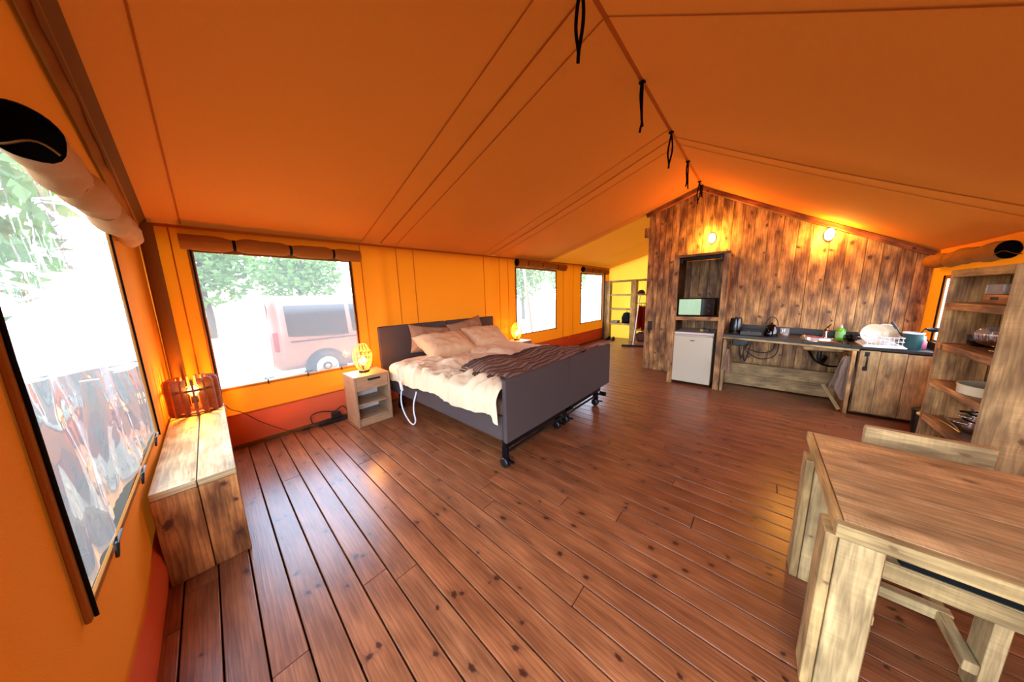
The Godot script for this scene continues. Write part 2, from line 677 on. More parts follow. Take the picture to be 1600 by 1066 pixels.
func build_shell() -> void:
	folds.seed = 3
	folds.frequency = 0.02
	folds.fractal_octaves = 3
	# floor
	var fl := thing("floor", "reddish brown knotty timber deck running under the whole tent", "floor")
	fl.set_meta("kind", "structure")
	var sub := MB.new()
	sub.box(Vector3(4.7, -0.10, 2.7), Vector3(10.1, 0.13, 5.9), 0.005)
	part(fl, "subfloor", sub, M.dark_gap)
	var pitch := 0.128
	var k := -2
	while -0.004 + pitch * k < 9.75:
		var xa := -0.004 + pitch * k
		var za := -0.08
		var zend := 5.55
		var zs := [za]
		var zz := za + rng.randf_range(0.9, 3.9)
		while zz < zend - 0.6:
			zs.append(zz)
			zz += rng.randf_range(2.6, 3.9)
		zs.append(zend)
		for s in zs.size() - 1:
			var m := wood(8, 0.128, 4.0, 0.13)
			m.box(Vector3(xa + pitch / 2, -0.0175 + rng.randf_range(-0.0012, 0.0008), (zs[s] + zs[s + 1]) / 2), Vector3(pitch - 0.0055, 0.035, zs[s + 1] - zs[s] - 0.002), 0.0035, 2)
			part(fl, "floor_board", m, M.floor_wood)
		k += 1
	# long wall behind the bed
	var w1 := [0.14, 1.45, 0.645, 1.99]
	var w2 := [4.70, 6.25, 0.65, 2.09]
	var w3 := [7.60, 9.00, 0.66, 2.11]
	var wb := thing("wall_back", "glowing orange canvas wall behind the bed", "wall")
	wb.set_meta("kind", "structure")
	var hs := [w1, w2, w3]
	var ux := [0.14, 1.45, 4.70, 6.25, 7.60, 9.00]
	for p in [1.84, 4.035, 6.9]:
		for e in [-0.09, -0.045, 0.0, 0.045, 0.09, 0.14]:
			ux.append(p + e)
	var vy := [0.0, 0.645, 0.65, 0.66, 1.99, 2.09, 2.11]
	var us := breaks(X0 + 0.02, X1 + 0.08, 0.09, ux)
	var vs := breaks(0.0, 2.4, 0.1, [0.645, 0.655, 1.99, 2.10])
	hs = [[0.14, 1.45, 0.645, 1.99], [4.70, 6.25, 0.655, 2.10], [7.60, 9.00, 0.655, 2.10]]
	part(wb, "canvas", sheet(us, vs, func(x: float, y: float): return Vector3(x, y if y <= 2.1 else lerpf(2.1, eave(x), (y - 2.1) / 0.3), back_disp(x, minf(y, 2.1))), hs), M.wall_canvas)
	for x in [0.02, 1.60, 2.084, 2.35, 3.78, 4.20, 4.45, 6.62, 7.15, 9.3]:
		var pts := []
		for q in 12:
			var y := lerpf(0.36, eave(x), q / 11.0)
			pts.append(Vector3(x, y, back_disp(x, y) + 0.004))
		part(wb, "seam", tubem(pts, 0.005, 5), M.seam_canvas)
	# darker skirt along the foot of the wall
	var sk := sheet(breaks(X0 + 0.03, X1, 0.07), [0.0, 0.05, 0.11, 0.18, 0.25, 0.31, 0.36], func(x: float, y: float):
		var b := sin(y / 0.36 * PI)
		return Vector3(x, y, 0.012 + b * (0.028 + 0.03 * folds.get_noise_2d(x * 45, y * 60 + 900)) + (0.02 if y < 0.01 else 0.0)))
	part(wb, "skirt", sk, M.skirt_canvas)
	var hem := []
	for q in 60:
		var x := lerpf(X0 + 0.03, X1, q / 59.0)
		hem.append(Vector3(x, 0.36, 0.018))
	part(wb, "skirt_hem", tubem(hem, 0.007, 6), M.seam_canvas)
	var bar := MB.new()
	bar.box(Vector3(4.7, 0.018, 0.035), Vector3(9.7, 0.036, 0.03), 0.004)
	part(wb, "foot_rail", bar, M.flap_canvas)
	# gable wall beside the camera, with its window and an unseen doorway added to let in light
	var wl := thing("wall_left", "orange canvas gable wall with the big wrinkled window, at the left", "wall")
	wl.set_meta("kind", "structure")
	var zl := breaks(0.0, WIDE, 0.09, [0.05, 0.1, 0.16, 0.95, 2.60, 3.05, 5.0])
	var vl := breaks(0.0, 2.1, 0.09, [0.65, 1.98, 2.05])
	for q in range(1, 8):
		vl.append(2.1 + q / 7.0)
	part(wl, "canvas", sheet(zl, vl, func(z: float, y: float):
		var top := roof_y(X0, z)
		var yy: float = minf(y, top) if y <= 2.1 else lerpf(minf(2.1, top), top, y - 2.1)
		return Vector3(X0 + left_disp(z, minf(yy, 2.1)), yy, z), [[0.95, 2.60, 0.65, 1.98], [3.05, 5.0, 0.0, 2.1 + 4.5 / 7.0]]), M.gable_canvas)
	part(wl, "skirt", sheet(breaks(0.0, 3.05, 0.08), [0.0, 0.06, 0.13, 0.2, 0.27], func(z: float, y: float): return Vector3(X0 + 0.012 + sin(y / 0.27 * PI) * (0.02 + 0.02 * folds.get_noise_2d(z * 40, y * 60)) - 0.02 * y / 0.27, y, z)), M.skirt_canvas)
	# wavy valance where the gable meets the roof
	var va := MB.new()
	va.grid(90, 5, func(u: float, v: float):
		var z := lerpf(0.02, 5.3, u)
		var t := roof_pt(X0 + 0.115, z, 0.006)
		var ruf := folds.get_noise_2d(z * 130, 40.0) * 0.018
		return t + Vector3(-0.055 * v + ruf * v * 0.5, -0.085 * v + ruf * v, 0))
	part(wl, "valance", va, M.flap_canvas)
	var vb := MB.new()
	vb.grid(90, 3, func(u: float, v: float):
		var z := lerpf(0.02, 5.3, u)
		var ruf := folds.get_noise_2d(z * 90, 140.0) * 0.02
		return roof_pt(X0 + 0.02, z, 0.10) + Vector3(0.055 * v + ruf * (1 - v) * 0.4, 0.02 * v + ruf * (1 - v), 0))
	part(wl, "valance_edge", vb, M.blind_canvas)
	# far gable
	var wf := thing("wall_far", "bright yellow canvas gable wall behind the far shelves", "wall")
	wf.set_meta("kind", "structure")
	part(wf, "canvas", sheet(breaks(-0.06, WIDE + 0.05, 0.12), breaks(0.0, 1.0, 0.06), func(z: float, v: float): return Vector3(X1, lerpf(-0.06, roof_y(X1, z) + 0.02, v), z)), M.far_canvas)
	# right long wall with its window
	var wr := thing("wall_right", "orange canvas wall behind the kitchen shelving, at the right", "wall")
	wr.set_meta("kind", "structure")
	part(wr, "canvas", sheet(breaks(X0, X1, 0.11, [3.4, 5.56]), breaks(-0.08, 1.92, 0.1, [0.90, 1.57]), func(x: float, y: float): return Vector3(x, y, WIDE - folds.get_noise_2d(x * 50 + 300, y * 12) * 0.01), [[3.4, 5.56, 0.90, 1.57]]), M.wall_canvas)
	part(wr, "skirt", sheet(breaks(X0, X1, 0.09), [-0.03, 0.06, 0.13, 0.2, 0.27], func(x: float, y: float): return Vector3(x, y, WIDE - 0.014 - maxf(0.0, sin(y / 0.27 * PI)) * (0.02 + 0.02 * folds.get_noise_2d(x * 40 + 70, y * 60)))), M.skirt_canvas)
	# roof
	var ro := thing("ceiling", "burnt orange canvas roof rising to a ridge", "tent roof")
	ro.set_meta("kind", "structure")
	var xr := breaks(X0 - 0.12, X1 + 0.12, 0.1, [1.75, 1.80, 1.85, 1.9, 1.95, 3.83, 3.88, 3.93, 3.98, 4.03, 5.85, 5.95, 6.05])
	var xn := xr.filter(func(q): return q < 5.96)
	var xfar := xr.filter(func(q): return q > 5.94)
	for zr in [breaks(-0.14, RIDGE_Z, 0.13), breaks(RIDGE_Z, WIDE + 0.14, 0.13)]:
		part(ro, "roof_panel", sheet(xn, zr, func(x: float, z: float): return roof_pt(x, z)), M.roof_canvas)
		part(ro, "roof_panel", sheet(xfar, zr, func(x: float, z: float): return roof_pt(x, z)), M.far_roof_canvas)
	for x in [0.10, 1.62, 1.86, 2.08, 3.72, 3.93, 4.15, 5.75, 5.98, 8.0]:
		for side in 2:
			if side == 1 and x in [0.10, 1.62, 3.72, 5.75]:
				continue
			var st := MB.new()
			var w := 0.008 if x == 1.86 or x == 3.93 else 0.0055
			st.grid(1, 24, func(u: float, v: float):
				var z := lerpf(0.03, RIDGE_Z, v) if side == 0 else lerpf(RIDGE_Z, WIDE - 0.03, v)
				return roof_pt(x + (u - 0.5) * w * 2, z, 0.004))
			part(ro, "roof_seam", st, M.seam_canvas)
	var rs := MB.new()
	rs.grid(90, 2, func(u: float, v: float):
		var x := lerpf(X0, X1, u)
		return Vector3(x, 3.225 - 0.006 - 0.006 * absf(v - 0.5), RIDGE_Z + (v - 0.5) * 0.03))
	part(ro, "ridge_tape", rs, M.seam_canvas)
	# strip of canvas turned down along the eave
	var ea := MB.new()
	ea.grid(80, 1, func(u: float, v: float):
		var x := lerpf(X0 + 0.05, X1, u)
		return Vector3(x, eave(x) - 0.008 - 0.028 * v, 0.03 + 0.012 * v))
	part(ro, "eave_hem", ea, M.seam_canvas)
	# corner pole sleeve
	var cp := MB.new()
	cp.grid(6, 14, func(u: float, v: float):
		var t := u * PI
		return Vector3(X0 + 0.10 - cos(t) * 0.045, v * 2.19, 0.05 + sin(t) * 0.03 + folds.get_noise_2d(v * 60, u * 30) * 0.01))
	part(wl, "pole_sleeve", cp, M.flap_canvas)

# one window: clear sheet, canvas surround, zips, toggles
func tent_window(called: String, label: String, a: float, b: float, y0: float, y1: float, place: Transform3D, toggles: Array, wave: float) -> Node3D:
	var o := thing(called, label, "window")
	o.set_meta("kind", "structure")
	var nz := FastNoiseLite.new()
	nz.seed = called.hash() % 1000
	nz.frequency = 0.02
	nz.fractal_octaves = 4
	var p := MB.new()
	p.xf = place
	p.grid(60, 60, func(u: float, v: float):
		var x := lerpf(a, b, u)
		var y := lerpf(y0, y1, v)
		var e := sin(u * PI) * 0.6 + 0.4
		return Vector3(x, y, -0.004 + (nz.get_noise_2d(x * 90 + y * 30, y * 26) * wave) * e))
	part(o, "pane", p, M.pvc_wrinkled if called == "window_4" else M.pvc)
	var w := 0.034
	for s in [[a - w, a + 0.004, y0 - w, y1 + w], [b - 0.004, b + w, y0 - w, y1 + w], [a, b, y0 - w * 0.5, y0 + 0.004], [a, b, y1 - 0.004, y1 + w]]:
		var f := MB.new()
		f.xf = place
		f.box(Vector3((s[0] + s[1]) / 2, (s[2] + s[3]) / 2, 0.008), Vector3(s[1] - s[0], s[3] - s[2], 0.012), 0.003)
		part(o, "frame", f, M.blind_canvas)
	for x in [a - 0.012, b + 0.012]:
		var z := MB.new()
		z.xf = place
		var pts := []
		for q in 12:
			pts.append(Vector3(x + nz.get_noise_2d(q * 40, x * 50) * 0.006, lerpf(y0 - w, y1 + w, q / 11.0), 0.018))
		z.tube(pts, 0.0045 if called == "window_4" else 0.0065, 6)
		part(o, "zip", z, M.black_strap)
	for t in toggles:
		var g := MB.new()
		g.xf = place
		var c := Vector3(t, y0 - 0.005, 0.022)
		g.tube([c + Vector3(0, -0.02, 0), c + Vector3(0, 0.035, 0.006)], [0.005, 0.007], 8)
		g.tube([c + Vector3(-0.03, 0.045, 0.012), c + Vector3(0.055, 0.05, 0.012)], 0.004, 6)
		g.tube(curve([c + Vector3(-0.01, 0.04, 0.008), c + Vector3(-0.035, 0.075, 0.015), c + Vector3(-0.06, 0.06, 0.01)]), 0.0025, 5)
		part(o, "toggle", g, M.black_plastic)
	return o

# a rolled-up canvas blind; runs along local x from a to b, the roll hangs in front of the wall
func rolled_blind(called: String, label: String, a: float, b: float, y: float, r: float, place: Transform3D, ties: Array, m: Material, lump: float, open_end: bool) -> void:
	var o := thing(called, label, "blind", Vector3.ZERO, "")
	var nz := FastNoiseLite.new()
	nz.seed = called.hash() % 777
	nz.frequency = 0.02
	nz.fractal_octaves = 3
	var roll := MB.new()
	roll.xf = place
	var nu := int((b - a) / 0.022)
	var shape := func(x: float, t: float, rr: float) -> Vector3:
		var pinch := 0.0
		for q in ties:
			pinch += exp(-pow((x - q) / 0.05, 2))
		var k := rr * (1.0 - 0.3 * pinch) * (1.0 + lump * nz.get_noise_2d(x * 150, sin(t) * 18 + cos(t) * 9))
		return Vector3(x, y + sin(t) * k * 1.12 - 0.012 * sin(x * 9.0) * (1 - pinch) * lump * 2.0, r + 0.004 + cos(t) * k * 0.95)
	roll.grid(nu, 26, func(u: float, v: float): return shape.call(lerpf(a, b, u), v * TAU, r))
	part(o, "roll", roll, m)
	# the spiral of cloth seen in the open end
	for e in ([a, b] if open_end else []):
		var inner := MB.new()
		inner.xf = place
		var dirn := 1.0 if e == a else -1.0
		inner.grid(4, 26, func(u: float, v: float): return shape.call(e + dirn * u * 0.10, v * TAU, r * 0.96))
		var ids := []
		for q in 26:
			ids.append(shape.call(e + dirn * 0.10, q * TAU / 26, r * 0.96))
		inner.face(ids, Vector3(-dirn, 0, 0))
		part(o, "lining", inner, M.black_lining)
		var sp := MB.new()
		sp.xf = place
		var pts := []
		for q in 12:
			var t := q / 11.0 * 2 - 1
			pts.append(Vector3(e + dirn * 0.004, y - 0.25 * r - 0.32 * r * t * t + 0.18 * r * sin(t * 3.0), r + t * r * 0.88))
		sp.tube(pts, 0.0035, 5)
		part(o, "rolled_edge", sp, M.flap_canvas)
	if not open_end:
		for e in [a, b]:
			var cap := MB.new()
			cap.xf = place
			var ids := []
			for q in 26:
				ids.append(shape.call(e, q * TAU / 26, r))
			cap.face(ids, Vector3(-1 if e == a else 1, 0, 0))
			part(o, "lining", cap, M.black_lining)
	for q in ties:
		var t := MB.new()
		t.xf = place
		t.grid(2, 26, func(u: float, v: float):
			var p: Vector3 = shape.call(q, v * TAU, r * 1.08)
			return p + Vector3((u - 0.5) * 0.024, 0, 0))
		part(o, "tie", t, M.black_strap if called != "rolled_blind_gable" else m)

func build_windows() -> void:
	var back := Transform3D(Basis(), Vector3.ZERO)
	tent_window("window_1", "wide clear window left of the bed, a pale van outside it", 0.14, 1.45, 0.645, 1.99, back, [0.50, 0.86, 1.22], 0.012)
	tent_window("window_2", "clear window right of the bed behind the second bedside lamp", 4.70, 6.25, 0.655, 2.10, back, [5.0, 5.5, 6.0], 0.012)
	tent_window("window_3", "clear window furthest along the bed wall, next to the far shelves", 7.60, 9.00, 0.655, 2.10, back, [7.9, 8.6], 0.012)
	# local x of the gable window runs against z, its face looks towards +x
	var left := Transform3D(Basis(Vector3(0, 0, -1), Vector3(0, 1, 0), Vector3(1, 0, 0)), Vector3(X0, 0, 0))
	tent_window("window_4", "big wrinkled clear window in the gable wall above the bench", -2.60, -0.95, 0.65, 1.98, left, [-2.35, -1.75, -1.2], 0.06)
	var right := Transform3D(Basis(Vector3(-1, 0, 0), Vector3(0, 1, 0), Vector3(0, 0, -1)), Vector3(0, 0, WIDE))
	tent_window("window_5", "narrow sliver of clear window left of the tall shelving", -5.56, -3.4, 0.90, 1.57, right, [-5.0], 0.01)
	rolled_blind("rolled_blind", "long brown canvas blind rolled up above the van window", 0.07, 1.57, 2.065, 0.062, back, [0.42, 0.86, 1.27], M.blind_canvas, 0.10, false)
	rolled_blind("rolled_blind", "brown canvas blind rolled up above the window right of the bed", 4.66, 6.60, 2.205, 0.07, back, [5.0, 5.55, 6.2], M.blind_canvas, 0.10, false)
	rolled_blind("rolled_blind", "small brown rolled blind above the window nearest the far shelves", 7.58, 9.3, 2.22, 0.07, back, [8.1, 8.6], M.blind_canvas, 0.10, false)
	rolled_blind("rolled_blind_gable", "fat beige rolled blind with a dark open end, on the gable wall", -2.38, -0.68, 1.985, 0.066, left, [-1.95, -1.5, -1.0], M.beige_canvas, 0.30, true)
	rolled_blind("rolled_blind_gable", "orange brown rolled blind with a dark open end above the tall shelving", -5.78, -4.44, 1.765, 0.066, right, [-5.4, -4.8], M.blind_canvas, 0.25, true)

func build_partition() -> void:
	var o := thing("wall_partition", "brown stained vertical plank partition behind the kitchen", "wall")
	o.set_meta("kind", "structure")
	var z := 2.295
	var edges := [2.295, 2.40, 2.49, 2.58, 2.68, 2.79, 2.90, 3.02, 3.14, 3.27, 3.39, 3.53, 3.668, 3.80, 3.953, 4.119, 4.276, 4.419, 4.592, 4.749, 4.914, 5.054, 5.193, 5.31, 5.44]
	for k in edges.size() - 1:
		var a: float = edges[k]
		var b: float = edges[k + 1]
		var mid := (a + b) / 2
		var ta := roof_y(PART_X, a) - 0.07
		var tb := roof_y(PART_X, b) - 0.07
		var m := brown(0.17)
		var h := (ta + tb) / 2
		m.box(Vector3(PART_X + 0.014, h / 2, mid), Vector3(0.028, h, b - a - 0.0015), 0.004, 1, (tb - ta) / (b - a))
		# only the top end is cut to the slope
		part(o, "wall_board", m, M.brown_wood)
	# roof-line battens
	for s in [[2.25, RIDGE_Z], [RIDGE_Z, 5.42]]:
		var m := brown()
		var a := roof_pt(PART_X - 0.03, s[0], 0.055)
		var b := roof_pt(PART_X - 0.03, s[1], 0.055)
		var d := (b - a).normalized()
		m.xf = Transform3D(Basis(Vector3(1, 0, 0), Vector3(1, 0, 0).cross(d) * -1.0, d), (a + b) / 2)
		m.col = Color(0.7, 0.42, 0.28)
		m.box(Vector3.ZERO, Vector3(0.06, 0.06, a.distance_to(b)), 0.004, 2)
		part(o, "roof_batten", m, M.brown_wood)
	var post := brown(0.05)
	post.box(Vector3(PART_X + 0.06, 1.42, 2.32), Vector3(0.06, 2.84, 0.05), 0.004, 1)
	part(o, "end_post", post, M.brown_wood)
	# little block on the roof side of the partition end
	var blk := brown(0.05)
	blk.box(Vector3(PART_X + 0.05, 2.62, 2.26), Vector3(0.1, 0.17, 0.09), 0.004, 1)
	part(o, "bracket_block", blk, M.brown_wood)
	# socket on the end board
	var so := thing("wall_socket", "black double socket on the planks left of the fridge recess", "socket", Vector3(PART_X, 0.87, 2.395))
	part(so, "plate", boxm(Vector3(-0.012, 0, 0), Vector3(0.024, 0.17, 0.075), 0.006), M.black_plastic)
	for s in [-1, 1]:
		part(so, "outlet", boxm(Vector3(-0.028, s * 0.04, 0), Vector3(0.012, 0.06, 0.055), 0.004), M.black_plastic)
	part(so, "plug", lathem([Vector2(0, 0), Vector2(0.018, 0.0), Vector2(0.02, 0.04), Vector2(0.006, 0.05), Vector2(0, 0.05)], 12, Vector3(-0.03, -0.14, 0)), M.black_plastic)
	# bulkhead lamps
	for q in [[2.365, 3.277, "round glowing wall lamp on the planks above the fridge recess"], [2.215, 4.575, "glowing wall lamp under the roof slope above the kitchen counter"]]:
		wall_lamp(Vector3(PART_X, q[0], q[1]), q[2])

func wall_lamp(at: Vector3, label: String) -> void:
	var o := thing("wall_lamp", label, "wall lamp", at, "glowing wall lamps on the plank partition")
	var b := MB.new()
	b.xf = Transform3D(Basis(Vector3(0, -1, 0), Vector3(-1, 0, 0), Vector3(0, 0, -1)), Vector3.ZERO)
	b.lathe([Vector2(0.0, 0), Vector2(0.066, 0), Vector2(0.066, 0.016), Vector2(0.05, 0.024), Vector2(0, 0.024)], 24, Vector3.ZERO, 1.15, 0.85)
	part(o, "base", b, M.black_plastic)
	var g := MB.new()
	g.xf = b.xf
	var prof := []
	for k in 9:
		var t := k / 8.0 * PI / 2
		prof.append(Vector2(cos(t) * 0.058, 0.024 + sin(t) * 0.062))
	g.lathe(prof, 20, Vector3.ZERO, 1.4, 0.88)
	part(o, "glass_dome", g, M.dome_glow)
	var l := OmniLight3D.new()
	l.name = "lamp_light"
	l.light_color = Color(1.0, 0.73, 0.32)
	l.light_energy = LAMP * 1.0
	l.omni_range = 12.0
	l.omni_attenuation = 2.0
	l.light_size = 0.05
	l.shadow_enabled = true
	l.position = Vector3(-0.105, 0, 0)
	o.add_child(l)

const LAMP := 1.5

# ---------------------------------------------------------------- outside
func build_outside() -> void:
	var gm := mat("dry_ground", Color(0.62, 0.60, 0.50), 0.95)
	var g := MB.new()
	g.grid(40, 40, func(u: float, v: float):
		var x := lerpf(-70, 80, u)
		var z := lerpf(-75, 75, v)
		var far := clampf((absf(z - 2.7) - 8) / 30.0, 0, 1)
		return Vector3(x, -0.36 + folds.get_noise_2d(x * 6, z * 6) * 0.3 * far + far * 0.4, z))
	var go := solo("ground", "pale dry ground outside the tent", "ground", g, gm)
	go.set_meta("kind", "structure")
	# van
	var paint := mat("van_paint", Color(0.50, 0.30, 0.22), 0.35)
	var dark := mat("van_glass", Color(0.05, 0.07, 0.075), 0.1)
	var rubber := mat("rubber", Color(0.05, 0.05, 0.055), 0.8)
	var van := thing("van", "terracotta passenger van with dark side windows parked outside the large window", "van", Vector3(0.98, -0.33, -3.55))
	var body := MB.new()
	body.grid(44, 40, func(u: float, v: float):
		var x := u * 4.95
		var top := 1.98
		if x > 3.55:
			top = lerpf(1.98, 1.15, clampf((x - 3.55) / 0.75, 0, 1)) - 0.12 * clampf((x - 4.3) / 0.65, 0, 1)
		var e: float = minf(1.0, minf(x / 0.18, (4.95 - x) / 0.30))
		e = sqrt(1.0 - pow(1.0 - clampf(e, 0, 1), 2))
		var a := v * TAU
		var cy := (top + 0.30) / 2
		var hy: float = (top - 0.30) / 2 * lerpf(0.86, 1.0, e)
		var hz: float = 0.95 * lerpf(0.80, 1.0, e)
		var ca := cos(a)
		var sa := sin(a)
		var px := signf(ca) * pow(absf(ca), 0.28)
		var py := signf(sa) * pow(absf(sa), 0.28)
		var taper: float = 1.0 - 0.14 * clampf((cy + py * hy - 1.05) / 0.9, 0, 1)
		return Vector3(x, cy + py * hy, -0.95 + px * hz * taper))
	for e in [0.0, 4.95]:
		var ids := []
		for q in 24:
			var a := q * TAU / 24
			var hy := 0.72 if e == 0.0 else 0.34
			ids.append(Vector3(e, (1.14 if e == 0.0 else 0.66) + signf(sin(a)) * pow(absf(sin(a)), 0.28) * hy, -0.95 + signf(cos(a)) * pow(absf(cos(a)), 0.28) * 0.72))
		body.face(ids, Vector3(-1 if e == 0.0 else 1, 0, 0))
	part(van, "body", body, paint)
	for w in [[0.28, 1.45], [1.55, 2.62], [2.72, 3.62]]:
		var p := MB.new()
		p.grid(10, 6, func(u: float, v: float):
			var x := lerpf(w[0], w[1], u)
			var y := lerpf(1.10 - 0.06 * sin(u * PI * 0.5), 1.76, v)
			return Vector3(x, y, 0.012 - 0.135 * clampf((y - 1.05) / 0.9, 0, 1)))
		part(van, "side_window", p, dark)
	for x in [0.92, 3.95]:
		var arch := MB.new()
		arch.xf = Transform3D(Basis(Vector3(1, 0, 0), Vector3(0, 0, 1), Vector3(0, -1, 0)), Vector3(x, 0.33, -0.03))
		arch.lathe([Vector2(0, 0.0), Vector2(0.42, 0.0), Vector2(0.42, 0.045), Vector2(0, 0.045)], 28)
		part(van, "wheel_arch", arch, rubber)
		var w := MB.new()
		w.xf = Transform3D(Basis(Vector3(1, 0, 0), Vector3(0, 0, 1), Vector3(0, -1, 0)), Vector3(x, 0.33, -0.16))
		w.lathe([Vector2(0.2, 0.0), Vector2(0.32, 0.0), Vector2(0.34, 0.04), Vector2(0.34, 0.17), Vector2(0.31, 0.2), Vector2(0.22, 0.2)], 28)
		var wh := part(van, "wheel", w, rubber)
		var rim := MB.new()
		rim.xf = w.xf
		rim.lathe([Vector2(0.0, 0.19), Vector2(0.05, 0.2), Vector2(0.06, 0.17), Vector2(0.2, 0.19), Vector2(0.225, 0.205), Vector2(0.22, 0.15), Vector2(0.0, 0.13)], 28)
		part(wh, "rim", rim, M.steel)
	part(van, "tail_lamp", boxm(Vector3(0.07, 1.0, -0.05), Vector3(0.10, 0.42, 0.06), 0.02), mat("tail_red", Color(0.45, 0.10, 0.08), 0.3))
	var sl := MB.new()
	sl.box(Vector3(2.45, 0.98, 0.008), Vector3(4.3, 0.025, 0.02), 0.006)
	part(van, "side_moulding", sl, M.black_plastic)
	part(van, "sill", boxm(Vector3(2.45, 0.36, -0.03), Vector3(2.2, 0.14, 0.08), 0.02), M.black_plastic)
	# trees beyond the van and beyond the gable
	var bark := mat("bark", Color(0.28, 0.22, 0.17), 0.95)
	var leaf := mat("leaf_green", Color(0.30, 0.38, 0.17), 0.8)
	leaf.backlight_enabled = true
	leaf.backlight = Color(0.35, 0.45, 0.15)
	var r2 := RandomNumberGenerator.new()
	r2.seed = 77
	var crown := MB.new()
	for q in 2600:
		var d := Vector3(r2.randfn(), r2.randfn() * 0.8, r2.randfn()).normalized() * pow(r2.randf(), 0.4)
		var c := Vector3(d.x * 1.9, 3.3 + d.y * 2.0, d.z * 1.9)
		var b := Basis(Vector3(r2.randf_range(-1, 1), r2.randf_range(-1, 1), r2.randf_range(-1, 1)).normalized(), r2.randf() * TAU)
		var s := r2.randf_range(0.10, 0.2)
		crown.face([c + b * Vector3(-s, 0, 0), c + b * Vector3(0, s * 0.5, 0.03), c + b * Vector3(s, 0, 0), c + b * Vector3(0, -s * 0.5, 0.03)], b.z)
	var cm := crown.done()
	var tr := tubem(curve([Vector3(0, -0.2, 0), Vector3(0.05, 1.0, 0.02), Vector3(-0.03, 2.2, 0.05), Vector3(0.05, 3.6, 0)]), [0.16, 0.16, 0.15, 0.15, 0.14, 0.14, 0.13, 0.13, 0.12, 0.12, 0.11, 0.11, 0.1, 0.1, 0.09, 0.08, 0.07, 0.06, 0.05]).done()
	var first: Node3D = null
	var spots := [[3.6, -14.0, 1.0, "bushy tree whose crown shows above the van, centre of the big window"], [0.2, -17.0, 1.15, "pale tree far behind the van at the left edge of the big window"], [8.5, -15.0, 1.1, "tree behind the van towards the right edge of the big window"],
		[17.0, -10.0, 1.0, "tree seen through the window right of the bed"], [27.0, -12.0, 1.2, "tree seen through the window nearest the far shelves"], [-2.6, -2.6, 0.9, "tree seen through the upper part of the wrinkled gable window"], [-4.6, 0.4, 0.9, "thin tree standing nearest the wrinkled gable window"]]
	for s in spots:
		var o: Node3D
		if first == null:
			o = thing("tree", s[3], "tree", Vector3.ZERO, "trees outside the tent")
			part(o, "trunk", tr, bark)
			part(o, "crown", cm, leaf, "", "stuff")
			first = o
		else:
			o = copy(first, "tree", s[3], Vector3.ZERO)
		o.position = Vector3(s[0], -0.2, s[1])
		o.rotation.y = s[0] * 1.7
		o.scale = Vector3.ONE * s[2]
	# ground outside the gable window, coloured dark in place of tree shade
	var mu := MB.new()
	mu.grid(50, 140, func(u: float, v: float): return Vector3(lerpf(-0.45, -13.0, u), -0.30 + folds.get_noise_2d(u * 900, v * 1500) * 0.04, lerpf(-32.0, 9.0, v)))
	var mo := solo("shade_dark_ground", "ground outside the wrinkled gable window, coloured dark to stand for shade", "ground", mu, mat("shade_tinted_earth", Color(0.23, 0.20, 0.16), 1.0, 0.0, 0.1))
	mo.set_meta("kind", "stuff")
	# slanting pole seen through the window right of the bed
	solo("awning_pole", "pale slanting pole outside the window right of the bed", "pole", tubem([Vector3(5.6, 2.45, -0.55), Vector3(6.35, -0.3, -0.75)], 0.035, 10), mat("pole_wood", Color(0.70, 0.58, 0.45), 0.7))

